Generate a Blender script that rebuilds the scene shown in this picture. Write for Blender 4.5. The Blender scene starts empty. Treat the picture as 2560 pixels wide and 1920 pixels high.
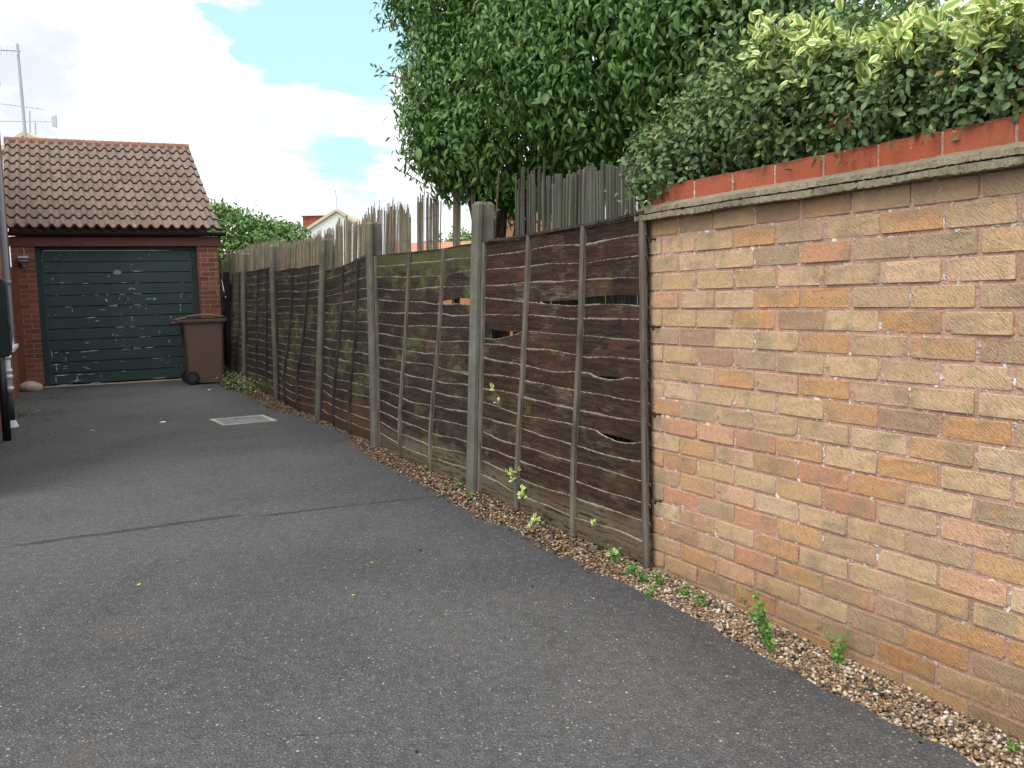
import bpy, math
import numpy as np
from mathutils import Matrix, Vector
rng = np.random.default_rng(7)
sc = bpy.context.scene
COL = sc.collection
# ------------------------------------------------------------------ camera
F = 2276.6                                     # focal length in pixels of the 2560 wide photo
CAM_R = np.array([[0.99964509, 0.0, 0.02664012], [-0.00255664, 0.99538427, 0.09593549], [-0.02651716, -0.09596955, 0.995031]])
EYE = np.array([0.0, 0.0, 1.2])
cam_d = bpy.data.cameras.new('camera'); cam = bpy.data.objects.new('camera', cam_d); COL.objects.link(cam)
cam_d.sensor_width = 36.0; cam_d.lens = F / 2560 * 36; cam_d.clip_start = 0.05; cam_d.clip_end = 3000
M3 = CAM_R @ np.array([[1, 0, 0], [0, 0, -1], [0, 1, 0]])
cam.matrix_world = Matrix([list(M3[i]) + [EYE[i]] for i in range(3)] + [[0, 0, 0, 1]])
sc.camera = cam
S = 2560 / 2212
def ray(x, y):                                 # x, y on the 2212 wide preview
    return CAM_R @ np.array([(x * S - 1280) / F, 1, -(y * S - 960) / F])
def G(x, y, z=0.0):                            # where that sight line meets the ground
    r = ray(x, y); return EYE + r * ((z - 1.2) / r[2])
def P(x, y, Y):                                # where it is Y metres ahead
    r = ray(x, y); return EYE + r * (Y / r[1])
# ------------------------------------------------------------------ view, world, sun
sc.view_settings.view_transform = 'Standard'; sc.view_settings.look = 'None'
sc.view_settings.gamma = 1; sc.view_settings.exposure = 0.88
SUN_EL, SUN_AZ = math.radians(56), math.radians(215)      # azimuth clockwise from +Y
sun_dir = Vector((math.sin(SUN_AZ) * math.cos(SUN_EL), math.cos(SUN_AZ) * math.cos(SUN_EL), math.sin(SUN_EL)))
sd = bpy.data.lights.new('sun', 'SUN'); sun = bpy.data.objects.new('sun', sd); COL.objects.link(sun)
sd.energy = 0.75; sd.angle = math.radians(42); sd.color = (1.0, 0.95, 0.87)
sun.rotation_euler = sun_dir.to_track_quat('Z', 'Y').to_euler(); sun.location = (-6, -8, 14)

class N:
    """small node-tree writer"""
    def __init__(s, tree): s.t = tree; s.n = tree.nodes; s.l = tree.links
    def new(s, typ, **kw):
        nd = s.n.new(typ)
        for k, v in kw.items(): setattr(nd, k, v)
        return nd
    def set(s, sock, v):
        if v is None: return
        if hasattr(v, 'is_output'): s.l.new(v, sock)
        elif isinstance(v, (tuple, list)) and len(v) == 3 and sock.type == 'RGBA': sock.default_value = (*v, 1)
        else: sock.default_value = v
    def math(s, op, a, b=None, c=None, clamp=False):
        nd = s.new('ShaderNodeMath', operation=op, use_clamp=clamp)
        for i, v in enumerate((a, b, c)): s.set(nd.inputs[i], v)
        return nd.outputs[0]
    def vmath(s, op, a, b=None, scale=None):
        nd = s.new('ShaderNodeVectorMath', operation=op)
        s.set(nd.inputs[0], a); s.set(nd.inputs[1], b)
        if scale is not None: s.set(nd.inputs['Scale'], scale)
        return nd.outputs['Value'] if op in ('DOT_PRODUCT', 'LENGTH', 'DISTANCE') else nd.outputs[0]
    def mix(s, f, a, b, typ='MIX'):
        nd = s.new('ShaderNodeMix', data_type='RGBA', blend_type=typ)
        s.set(nd.inputs['Factor'], f); s.set(nd.inputs[6], a); s.set(nd.inputs[7], b); return nd.outputs[2]
    def ramp(s, f, stops, interp='LINEAR'):
        nd = s.new('ShaderNodeValToRGB'); cr = nd.color_ramp; cr.interpolation = interp
        while len(cr.elements) < len(stops): cr.elements.new(0.5)
        for e, (p, c) in zip(cr.elements, stops):
            e.position = p; e.color = (*c, 1) if isinstance(c, (tuple, list)) else (c, c, c, 1)
        s.set(nd.inputs[0], f); return nd.outputs[0]
    def step(s, v, a, b, lo=0.0, hi=1.0):
        nd = s.new('ShaderNodeMapRange', interpolation_type='SMOOTHSTEP')
        for i, x in enumerate((v, a, b, lo, hi)): s.set(nd.inputs[i], x)
        return nd.outputs[0]
    def noise(s, vec, scale, detail=3, rough=0.55, dist=0.0, out=0):
        nd = s.new('ShaderNodeTexNoise'); s.set(nd.inputs['Vector'], vec)
        nd.inputs['Scale'].default_value = scale; nd.inputs['Detail'].default_value = detail
        nd.inputs['Roughness'].default_value = rough; nd.inputs['Distortion'].default_value = dist
        return nd.outputs[out]
    def voro(s, vec, scale, out='Distance', feature='F1', rnd=1.0):
        nd = s.new('ShaderNodeTexVoronoi', feature=feature); s.set(nd.inputs['Vector'], vec)
        nd.inputs['Scale'].default_value = scale; nd.inputs['Randomness'].default_value = rnd
        return nd.outputs[out]
    def attr(s, name): return s.new('ShaderNodeAttribute', attribute_name=name).outputs['Fac']
    def obj(s): return s.new('ShaderNodeTexCoord').outputs['Object']
    def mapping(s, v, scale=(1, 1, 1), rot=(0, 0, 0), loc=(0, 0, 0)):
        nd = s.new('ShaderNodeMapping'); s.set(nd.inputs[0], v)
        nd.inputs['Scale'].default_value = scale; nd.inputs['Rotation'].default_value = rot; nd.inputs['Location'].default_value = loc
        return nd.outputs[0]
    def xyz(s, v):
        nd = s.new('ShaderNodeSeparateXYZ'); s.set(nd.inputs[0], v); return nd.outputs
    def comb(s, x, y, z):
        nd = s.new('ShaderNodeCombineXYZ')
        for i, v in enumerate((x, y, z)): s.set(nd.inputs[i], v)
        return nd.outputs[0]
    def bump(s, h, dist=0.01, strength=1.0, normal=None):
        nd = s.new('ShaderNodeBump'); s.set(nd.inputs['Height'], h); nd.inputs['Distance'].default_value = dist
        nd.inputs['Strength'].default_value = strength
        if normal is not None: s.set(nd.inputs['Normal'], normal)
        return nd.outputs[0]
def new_mat(name, build):
    m = bpy.data.materials.new(name); m.use_nodes = True; m.node_tree.nodes.clear(); n = N(m.node_tree)
    out = n.new('ShaderNodeOutputMaterial'); b = n.new('ShaderNodeBsdfPrincipled')
    r = build(n)
    n.set(b.inputs['Base Color'], r.get('color')); n.set(b.inputs['Roughness'], r.get('rough', 0.8))
    n.set(b.inputs['Normal'], r.get('normal')); n.set(b.inputs['Metallic'], r.get('metal', 0.0))
    b.inputs['Specular IOR Level'].default_value = r.get('spec', 0.35)
    sh = b.outputs[0]
    if 'trans' in r:
        t = n.new('ShaderNodeBsdfTranslucent'); n.set(t.inputs[0], r['trans'][1]); n.set(t.inputs['Normal'], r.get('normal'))
        mx = n.new('ShaderNodeMixShader'); mx.inputs[0].default_value = r['trans'][0]
        n.l.new(sh, mx.inputs[1]); n.l.new(t.outputs[0], mx.inputs[2]); sh = mx.outputs[0]
    n.l.new(sh, out.inputs[0]); return m
# world: Nishita sky with a broken deck of cloud, bright round the veiled sun
w = bpy.data.worlds.new('World'); sc.world = w; w.use_nodes = True; w.node_tree.nodes.clear(); n = N(w.node_tree)
wo = n.new('ShaderNodeOutputWorld'); bg = n.new('ShaderNodeBackground'); bg.inputs[1].default_value = 0.1
sky = n.new('ShaderNodeTexSky', sky_type='NISHITA', sun_disc=False)
sky.sun_elevation = SUN_EL; sky.sun_rotation = SUN_AZ; sky.air_density = 1.2; sky.dust_density = 1.0
D = n.new('ShaderNodeTexCoord').outputs['Generated']
dx, dy, dz = n.xyz(D)
zz = n.math('ADD', n.math('MAXIMUM', dz, 0.0), 0.22)
pl = n.comb(n.math('DIVIDE', dx, zz), n.math('DIVIDE', dy, zz), 0.3)
warp = n.vmath('SUBTRACT', n.noise(pl, 3.0, 6, 0.6, out=1), (0.5, 0.5, 0.5))
dw = n.vmath('ADD', D, n.vmath('SCALE', n.vmath('MULTIPLY', warp, (1, 1, 0.6)), scale=0.16))
f = n.math('MULTIPLY', n.math('SUBTRACT', n.noise(pl, 3.2, 9, 0.6), 0.5), 2.0)
for (x, y, rad, amp) in ((600, 50, 3.2, .62), (700, 80, 3.6, .75), (790, 60, 3.2, .6), (540, 95, 1.6, .35), (620, 125, 1.7, .35), (430, 118, 1.1, .25), (790, 110, 2.2, .4),
                         (815, 240, 1.1, .30), (690, 315, 1.1, .34), (740, 345, 1.0, .3), (560, 300, 1.0, .22), (800, 385, 1.9, .42), (600, 365, 1.6, .28), (470, 385, 1.6, .30), (640, 410, 1.4, .2), (330, 300, 1.4, .22),
                         (330, 220, 5.0, -.22), (600, 230, 2.8, -.45), (120, 90, 7.0, -.3), (560, 425, 1.6, -.3), (640, 10, 1.0, -.35), (420, 40, 3.2, -.5), (700, 205, 2.2, -.5), (480, 190, 3.0, -.4)):
    d = ray(x, y); d = d / np.linalg.norm(d)
    g = n.math('EXPONENT', n.math('MULTIPLY', n.math('SUBTRACT', n.vmath('DOT_PRODUCT', n.vmath('NORMALIZE', dw), tuple(d)), 1.0), 2 / math.radians(rad) ** 2))
    f = n.math('ADD', f, n.math('MULTIPLY', g, amp))
blue = n.step(f, 0.12, 0.56)
# thin low streaks near the horizon
st = n.noise(n.mapping(pl, (0.6, 2.2, 1)), 3.0, 5, 0.6)
shade = n.noise(n.vmath('ADD', dw, (0.3, 0.1, 0.2)), 5.5, 5, 0.55)
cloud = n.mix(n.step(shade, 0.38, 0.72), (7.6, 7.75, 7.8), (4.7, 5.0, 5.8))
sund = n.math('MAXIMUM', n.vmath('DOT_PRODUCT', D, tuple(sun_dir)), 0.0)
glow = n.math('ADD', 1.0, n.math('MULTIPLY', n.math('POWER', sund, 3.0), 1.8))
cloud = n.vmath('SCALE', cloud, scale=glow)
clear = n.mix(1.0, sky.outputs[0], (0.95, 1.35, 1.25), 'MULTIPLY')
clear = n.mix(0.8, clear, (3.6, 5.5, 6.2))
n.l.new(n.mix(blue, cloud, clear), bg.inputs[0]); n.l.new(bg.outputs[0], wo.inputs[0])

# ------------------------------------------------------------------ object helpers
def link(o, parent=None):
    COL.objects.link(o)
    if parent is not None: o.parent = parent
    return o
def tag(o, label=None, cat=None, group=None, kind=None):
    if label: o['label'] = label
    if cat: o['category'] = cat
    if group: o['group'] = group
    if kind: o['kind'] = kind
    return o
def thing(name, label, cat, loc=(0, 0, 0), rz=0.0, group=None):
    o = bpy.data.objects.new(name, None); link(o); o.location = loc; o.rotation_euler = (0, 0, rz); o.empty_display_size = .1
    return tag(o, label, cat, group)
def mesh_np(name, V, Fs, mat, parent=None, attrs=None, smooth=False):
    me = bpy.data.meshes.new(name); V = np.asarray(V, dtype=np.float32).reshape(-1, 3)
    Fs = [np.asarray(f, dtype=np.int32) for f in (Fs if isinstance(Fs, list) else [Fs]) if len(f)]
    loops = np.concatenate([f.ravel() for f in Fs]); tot = np.concatenate([np.full(len(f), f.shape[1], np.int32) for f in Fs])
    me.vertices.add(len(V)); me.vertices.foreach_set('co', V.ravel())
    me.loops.add(len(loops)); me.loops.foreach_set('vertex_index', loops)
    me.polygons.add(len(tot)); me.polygons.foreach_set('loop_start', np.concatenate([[0], np.cumsum(tot)[:-1]]).astype(np.int32))
    me.polygons.foreach_set('loop_total', tot)
    me.polygons.foreach_set('use_smooth', np.full(len(tot), bool(smooth)))
    me.update(calc_edges=True); me.validate()
    for k, a in (attrs or {}).items():
        at = me.attributes.new(k, 'FLOAT', 'POINT'); at.data.foreach_set('value', np.asarray(a, dtype=np.float32))
    me.materials.append(mat)
    o = bpy.data.objects.new(name, me); return link(o, parent)
class MB:
    """collects shapes into one mesh"""
    def __init__(s): s.V = []; s.F = {}; s.n = 0; s.A = {}
    def add(s, V, F, **at):
        V = np.asarray(V, float).reshape(-1, 3); base = s.n
        for f in F: s.F.setdefault(len(f), []).append([i + base for i in f])
        s.V.append(V)
        for k in set(s.A) | set(at):
            if k not in s.A: s.A[k] = [np.zeros(base)] if base else []
            a = at.get(k, 0.0); s.A[k].append(np.full(len(V), a) if np.isscalar(a) else np.asarray(a, float))
        s.n += len(V); return s
    def box(s, x0, x1, y0, y1, z0, z1, M=None, **at):
        V = np.array([(x, y, z) for x in (x0, x1) for y in (y0, y1) for z in (z0, z1)], float)
        if M is not None: V = V @ np.array(M)[:3, :3].T + np.array(M)[:3, 3] if np.array(M).shape[0] == 4 else V @ np.array(M).T
        return s.add(V, [(0, 1, 3, 2), (4, 6, 7, 5), (0, 4, 5, 1), (2, 3, 7, 6), (0, 2, 6, 4), (1, 5, 7, 3)], **at)
    def prism(s, poly, axis, a, b, **at):
        """polygon extruded along axis 0,1,2 from a to b; poly in the other two axes (in order)"""
        k = len(poly); V = []
        for h in (a, b):
            for p in poly:
                v = list(p); v.insert(axis, h); V.append(v)
        F = [tuple(range(k))[::-1], tuple(range(k, 2 * k))] + [(i, (i + 1) % k, k + (i + 1) % k, k + i) for i in range(k)]
        return s.add(V, F, **at)
    def tube(s, pts, r, k=8, cap=True, **at):
        pts = [np.asarray(p, float) for p in pts]; r = [r] * len(pts) if np.isscalar(r) else r; V = []
        for i, p in enumerate(pts):
            t = pts[min(i + 1, len(pts) - 1)] - pts[max(i - 1, 0)]; t = t / (np.linalg.norm(t) + 1e-9)
            u = np.cross(t, (0, 0, 1) if abs(t[2]) < .9 else (1, 0, 0)); u /= np.linalg.norm(u); v = np.cross(t, u)
            V += [p + r[i] * (math.cos(a) * u + math.sin(a) * v) for a in np.linspace(0, 2 * math.pi, k, endpoint=False)]
        F = [(i * k + j, i * k + (j + 1) % k, (i + 1) * k + (j + 1) % k, (i + 1) * k + j) for i in range(len(pts) - 1) for j in range(k)]
        if cap: F += [tuple(range(k))[::-1], tuple(range((len(pts) - 1) * k, len(pts) * k))]
        return s.add(V, F, **at)
    def loft(s, rings, cap=True, **at):
        k = len(rings[0]); V = np.concatenate([np.asarray(r, float) for r in rings])
        F = [(i * k + j, i * k + (j + 1) % k, (i + 1) * k + (j + 1) % k, (i + 1) * k + j) for i in range(len(rings) - 1) for j in range(k)]
        if cap: F += [tuple(range(k))[::-1], tuple(range((len(rings) - 1) * k, len(rings) * k))]
        return s.add(V, F, **at)
    def grid(s, V, nu, nv, **at):
        F = [(i * nv + j, (i + 1) * nv + j, (i + 1) * nv + j + 1, i * nv + j + 1) for i in range(nu - 1) for j in range(nv - 1)]
        return s.add(V, F, **at)
    def build(s, name, mat, parent=None, smooth=False, bevel=0, angle=None):
        V = np.concatenate(s.V); at = {k: np.concatenate(a) for k, a in s.A.items()}
        o = mesh_np(name, V, [np.array(f) for f in s.F.values()], mat, parent, at, smooth)
        if bevel:
            b = o.modifiers.new('bevel', 'BEVEL'); b.width = bevel; b.segments = 2; b.limit_method = 'ANGLE'; b.angle_limit = .6
        return o
def inst(tv, tf, M, T):
    n_, k = len(T), len(tv)
    V = np.einsum('nij,kj->nki', M, tv) + T[:, None, :]
    Fc = (np.asarray(tf)[None] + (np.arange(n_) * k)[:, None, None]).reshape(-1, np.asarray(tf).shape[1])
    return V.reshape(-1, 3), Fc
def frames(d, nrm):
    """rotation whose columns are side, long axis d, normal"""
    d = d / np.linalg.norm(d, axis=1, keepdims=True)
    s = np.cross(d, nrm); s /= np.linalg.norm(s, axis=1, keepdims=True) + 1e-9
    return np.stack([s, d, np.cross(s, d)], axis=2)
def rot2(a): return np.array([[math.cos(a), -math.sin(a)], [math.sin(a), math.cos(a)]])
def wob(seed, amp, lens):
    r = np.random.default_rng(seed); ps = [(a, 2 * math.pi / l * r.uniform(.8, 1.2), r.uniform(0, 6.28)) for a, l in zip(amp, lens)]
    return lambda x: sum(a * np.sin(k * x + p) for a, k, p in ps)
def leaf_template(L=1.0, W=.45, curl=.35, fold=.15, tip=.06):
    """ovate leaf along +y, blade normal +z, drooping to its tip"""
    V = []; U = []
    for t, wd in ((0, .1), (.22, .75), (.5, 1.0), (.78, .7), (1.0, tip)):
        y = t * L; z = -curl * t * t * L; h = W / 2 * wd
        V += [(-h, y, z + fold * h * 2), (0, y, z), (h, y, z + fold * h * 2)]; U += [wd ** .3, 0, wd ** .3]
    Fq = [(i * 3 + j, i * 3 + j + 1, i * 3 + j + 4, i * 3 + j + 3) for i in range(4) for j in range(2)]
    return np.array(V, float), np.array(Fq), np.array(U, float)
def scatter_leaves(name, pos, d, nrm, size, tmpl, mat, parent=None, rnd=None):
    tv, tf, tu = tmpl; M = frames(d, nrm) * size[:, None, None]
    V, Fq = inst(tv, tf, M, pos); rnd = rng.random(len(pos)) if rnd is None else rnd
    return mesh_np(name, V, Fq, mat, parent, {'rnd': np.repeat(rnd, len(tv)), 'u': np.tile(tu, len(pos))}, True)
def unit(v): return v / (np.linalg.norm(v, axis=-1, keepdims=True) + 1e-9)
def rand_dirs(k, r=rng): return unit(r.normal(size=(k, 3)))

# ------------------------------------------------------------------ materials
def flat(name, c, rough=.7, spec=.3, var=.12, scale=30, bump=.0, metal=0.0):
    def b(n):
        o = n.obj(); k = n.noise(o, scale, 5, .6); k2 = n.noise(o, scale * .13, 3)
        v = n.math('ADD', n.math('MULTIPLY', n.math('SUBTRACT', k, .5), var * 3), n.math('MULTIPLY', n.math('SUBTRACT', k2, .5), var * 3))
        col = n.mix(1.0, (*c,), n.comb(n.math('ADD', 1.0, v), n.math('ADD', 1.0, v), n.math('ADD', 1.0, v)), 'MULTIPLY')
        r = dict(color=col, rough=rough, spec=spec, metal=metal)
        if bump: r['normal'] = n.bump(k, bump)
        return r
    return new_mat(name, b)
# fence line, wall line, their frames
FA = np.array([.589, 3.881]); FD = np.array([-.42844, .90357]); FN = np.array([-.90357, -.42844]); F_RZ = math.atan2(FD[1], FD[0])
WA = np.array([.598, 3.921]); WD = np.array([math.sin(.46622), -math.cos(.46622)]); WN = np.array([.8933, .4495]); W_RZ = math.atan2(WD[1], WD[0])
def fence_pt(s, y=0.0): return FA + FD * s + FN * y
def wall_pt(s, y=0.0): return WA + WD * s + WN * y
DROP = .0255                                    # the gravel falls this much per metre along the wall
def wall_drop(q): return -DROP * np.clip((np.asarray(q)[..., :2] - WA) @ WD, 0, 20)
def Gd(x, y):
    z = 0.0
    for _ in range(6): z = float(wall_drop(G(x, y, z)))
    return G(x, y, z)
def m_asphalt(n):
    o = n.obj(); x, y, z = n.xyz(o)
    big = n.noise(o, .55, 4, .55); mid = n.noise(o, 3.0, 4, .6)
    fine = n.noise(o, 150, 3, .7)
    base = n.mix(n.step(big, .35, .66), (.070, .070, .070), (.106, .103, .100)); base = n.mix(n.step(n.noise(n.mapping(o, (1, .35, 1)), 1.3, 4, .6), .5, .7, 0, .35), base, (.052, .050, .048)); base = n.mix(n.step(n.noise(o, 24, 4, .7), .35, .7), n.mix(1.0, base, (.80, .80, .80), 'MULTIPLY'), n.mix(1.0, base, (1.18, 1.18, 1.18), 'MULTIPLY'))
    base = n.mix(n.math('MULTIPLY', n.step(mid, .5, .75), .4), base, (.102, .095, .090))
    base = n.mix(n.step(fine, .35, .68), n.mix(1.0, base, (.62, .62, .62), 'MULTIPLY'), n.mix(1.0, base, (1.25, 1.25, 1.25), 'MULTIPLY'))
    base = n.mix(n.math('MULTIPLY', n.step(n.noise(o, 1.1, 5, .7), .54, .70), .35), base, (.085, .070, .056))
    base = n.mix(n.math('MULTIPLY', n.step(n.noise(n.vmath('ADD', o, (4.2, 1.1, 0)), 1.7, 5, .65), .60, .70), .25), base, (.045, .044, .043))
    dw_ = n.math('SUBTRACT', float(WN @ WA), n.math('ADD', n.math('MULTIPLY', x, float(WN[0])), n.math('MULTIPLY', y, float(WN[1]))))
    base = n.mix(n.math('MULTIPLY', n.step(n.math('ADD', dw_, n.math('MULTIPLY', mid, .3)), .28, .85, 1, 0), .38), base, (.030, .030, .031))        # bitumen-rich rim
    # stone chips of the wearing course, worn bare
    for sc_, thr, r0, r1, col in ((80, .76, .16, .36, (.30, .29, .275)), (52, .945, .12, .26, (.52, .50, .45)), (150, .58, .14, .42, (.235, .232, .228))):
        ov = n.vmath('ADD', o, n.vmath('SCALE', n.noise(o, 60, 2, out=1), scale=.010))
        vor = n.new('ShaderNodeTexVoronoi', feature='F1'); n.set(vor.inputs['Vector'], ov); vor.inputs['Scale'].default_value = sc_
        cr, cg, cb = n.xyz(vor.outputs['Color'])
        msk = n.math('MULTIPLY', n.math('GREATER_THAN', cr, thr), n.step(vor.outputs['Distance'], r0, r1, 1, 0))
        base = n.mix(n.math('MULTIPLY', msk, n.step(cg, -.2, 1.0)), base, col)
    h = n.math('ADD', n.math('MULTIPLY', n.voro(o, 110), .8), n.math('MULTIPLY', fine, .5))
    # two settled seams across the drive, tarry and sunk
    nz = n.math('MULTIPLY', n.math('SUBTRACT', n.noise(o, 6, 5, .65), .5), .06)
    for (p, q, wd) in SEAMS:
        dxy = np.array(q) - np.array(p); L = np.linalg.norm(dxy); u = dxy / L; nn = np.array([-u[1], u[0]])
        dist = n.math('ABSOLUTE', n.math('ADD', nz, n.math('SUBTRACT', n.math('ADD', n.math('MULTIPLY', x, nn[0]), n.math('MULTIPLY', y, nn[1])), float(nn @ np.array(p)))))
        along = n.math('SUBTRACT', n.math('ADD', n.math('MULTIPLY', x, u[0]), n.math('MULTIPLY', y, u[1])), float(u @ np.array(p)))
        rng_ = n.math('MULTIPLY', n.step(along, -.1, .1), n.step(along, L - .1, L + .1, 1, 0))
        brk = n.step(n.noise(o, 1.7, 3, .6), .36, .5, .25, 1)
        msk = n.math('MULTIPLY', n.math('MULTIPLY', n.step(dist, wd * .5, wd * 1.3, 1, 0), rng_), brk)
        base = n.mix(n.math('MULTIPLY', msk, .65), base, (.020, .020, .021)); h = n.math('SUBTRACT', h, msk)
    return dict(color=base, rough=.85, spec=.3, normal=n.bump(h, .006, 1.0))
SEAMS = [(G(38, 1178)[:2], G(525, 1112)[:2], .030), (G(560, 1115)[:2], G(935, 1072)[:2], .022), (G(150, 975)[:2], G(560, 940)[:2], .012), (G(600, 1592)[:2], G(735, 1584)[:2], .004)]
MAT = {}
MAT['asphalt'] = new_mat('asphalt', m_asphalt)
def m_soil(n):
    o = n.obj(); k = n.noise(o, 40, 6, .7); g = n.noise(o, .3, 3)
    c = n.ramp(k, [(.3, (.025, .018, .012)), (.55, (.07, .05, .034)), (.75, (.15, .115, .08))])
    return dict(color=c, rough=.95, spec=.1, normal=n.bump(k, .02))
MAT['soil'] = new_mat('soil', m_soil)
def m_lawn(n):
    o = n.obj(); k = n.noise(o, 2, 6, .7)
    return dict(color=n.ramp(k, [(.3, (.03, .05, .015)), (.7, (.07, .10, .03))]), rough=.95, spec=.1)
MAT['ground'] = new_mat('ground', m_lawn)
def m_pebble(n):
    r = n.attr('rnd'); o = n.obj(); k = n.noise(o, 260, 3, .6)
    c = n.ramp(r, [(0, (.07, .045, .030)), (.16, (.24, .155, .085)), (.32, (.36, .25, .14)), (.42, (.17, .125, .085)), (.58, (.42, .32, .20)), (.68, (.26, .135, .07)), (.80, (.52, .45, .34)), (.89, (.07, .062, .055)), (.95, (.62, .58, .50)), (1, (.20, .155, .11))], 'CONSTANT')
    return dict(color=n.mix(n.step(k, .4, .7, 0, .35), c, (.12, .085, .06)), rough=.65, spec=.35)
MAT['pebble'] = new_mat('pebble', m_pebble)
def m_buff(n):
    o = n.obj(); x, y, z = n.xyz(o); r1, r2, ed = n.attr('rnd'), n.attr('rnd2'), n.attr('edge')
    c = n.ramp(r1, [(0, (.53, .30, .155)), (.12, (.59, .32, .15)), (.24, (.57, .375, .205)), (.38, (.60, .41, .245)), (.52, (.52, .345, .215)), (.62, (.43, .31, .20)), (.74, (.62, .39, .24)), (.85, (.65, .47, .30)), (.93, (.60, .28, .165)), (.97, (.35, .255, .17)), (1, (.56, .325, .18))])
    pv = n.vmath('ADD', o, n.comb(n.math('MULTIPLY', r2, 7.0), 0.0, n.math('MULTIPLY', r1, 5.0)))
    cl = n.noise(pv, 7, 3, .6)
    c = n.mix(n.math('MULTIPLY', n.step(cl, .46, .68), .62), c, (.29, .235, .15)); c = n.mix(n.math('MULTIPLY', n.step(n.noise(n.vmath('ADD', pv, (3.3, 0, 1.7)), 14, 4, .65), .5, .7), .45), c, (.44, .36, .19))          # kiln darkening in clouds
    c = n.mix(n.math('MULTIPLY', n.step(n.noise(pv, 10, 2, .5), .63, .75), .65), c, (.60, .27, .13))
    # drag-wired face: slanting scratches
    rt = n.mapping(pv, (1, 1, 1), (0, math.radians(-42), 0))
    rx, ry, rz = n.xyz(rt)
    wv = n.math('ADD', n.math('MULTIPLY', n.noise(n.comb(n.math('MULTIPLY', rx, 34.0), 0.0, n.math('MULTIPLY', rz, 190.0)), 1.0, 4, .7), 1.0),
                n.math('MULTIPLY', n.math('SINE', n.math('MULTIPLY', n.math('ADD', rz, n.math('MULTIPLY', n.noise(pv, 25, 3), .03)), 760.0)), .05))
    grain = n.noise(pv, 190, 3, .75)
    c = n.mix(n.step(wv, .56, .38, 0, .42), c, n.mix(1.0, c, (.36, .33, .28), 'MULTIPLY'))
    c = n.mix(n.step(grain, .56, .70, 0, .55), c, (.70, .58, .40))
    c = n.mix(n.step(grain, .44, .30, 0, .65), c, (.17, .12, .075))
    pit = n.math('MULTIPLY', n.math('LESS_THAN', n.voro(pv, 55), .13), n.step(n.noise(pv, 5, 2), .54, .62))
    c = n.mix(n.math('MULTIPLY', pit, .75), c, (.075, .055, .04))
    c = n.mix(n.math('MULTIPLY', n.step(n.math('ADD', ed, n.math('MULTIPLY', n.noise(pv, 60, 3), .8)), .95, 1.4), .6), c, (.42, .22, .12))
    # rain-splashed foot of the wall and the ledge's soft shadow painted below it
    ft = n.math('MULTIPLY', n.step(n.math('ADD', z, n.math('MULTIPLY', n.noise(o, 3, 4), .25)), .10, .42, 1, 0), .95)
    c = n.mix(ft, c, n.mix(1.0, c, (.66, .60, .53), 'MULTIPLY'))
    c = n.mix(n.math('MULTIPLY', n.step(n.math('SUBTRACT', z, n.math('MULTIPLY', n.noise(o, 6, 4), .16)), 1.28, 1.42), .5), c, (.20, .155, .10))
    g = n.math('MULTIPLY', n.step(n.noise(o, 1.6, 4, .6), .52, .68), .28)
    c = n.mix(n.math('MULTIPLY', g, .9), c, (.29, .25, .135))
    h = n.math('ADD', n.math('MULTIPLY', wv, 1.0), n.math('ADD', n.math('MULTIPLY', grain, .7), n.math('MULTIPLY', pit, -2.0)))
    return dict(color=c, rough=.93, spec=.15, normal=n.bump(h, .0042, .9))
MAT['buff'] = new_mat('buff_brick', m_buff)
def m_mortar(n):
    o = n.obj(); k = n.noise(o, 90, 5, .7); l = n.noise(o, 4, 4, .6); x, y, z = n.xyz(o)
    c = n.mix(n.step(k, .3, .7), (.40, .24, .175), (.56, .36, .28))
    lime = n.math('MULTIPLY', n.step(n.noise(o, 38, 3, .6), .55, .62), n.step(l, .42, .56))
    c = n.mix(lime, c, (.80, .77, .70)); c = n.mix(n.math('MULTIPLY', n.step(n.noise(o, 2.2, 4, .6), .5, .7), .5), c, (.20, .15, .10))
    c = n.mix(n.step(z, .05, .35, .5, 0), c, (.22, .165, .11))
    return dict(color=c, rough=.95, spec=.1, normal=n.bump(n.math('ADD', k, lime), .006))
MAT['mortar'] = new_mat('mortar', m_mortar)
def m_coping(n):
    o = n.obj(); k = n.noise(o, 60, 6, .7); l = n.noise(o, 8, 5, .65)
    c = n.ramp(l, [(.3, (.19, .155, .105)), (.48, (.31, .265, .185)), (.62, (.235, .205, .14)), (.75, (.36, .31, .225))])
    c = n.mix(n.step(k, .62, .72, 0, .7), c, (.56, .53, .45)); c = n.mix(n.step(k, .38, .28, 0, .8), c, (.07, .058, .042))
    c = n.mix(n.math('MULTIPLY', n.step(n.noise(o, 21, 3), .62, .7), .5), c, (.38, .235, .15))
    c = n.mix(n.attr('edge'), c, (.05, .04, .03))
    return dict(color=c, rough=.95, spec=.1, normal=n.bump(n.math('ADD', k, n.math('MULTIPLY', l, .6)), .012))
MAT['coping'] = new_mat('creasing_mortar', m_coping)
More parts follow.
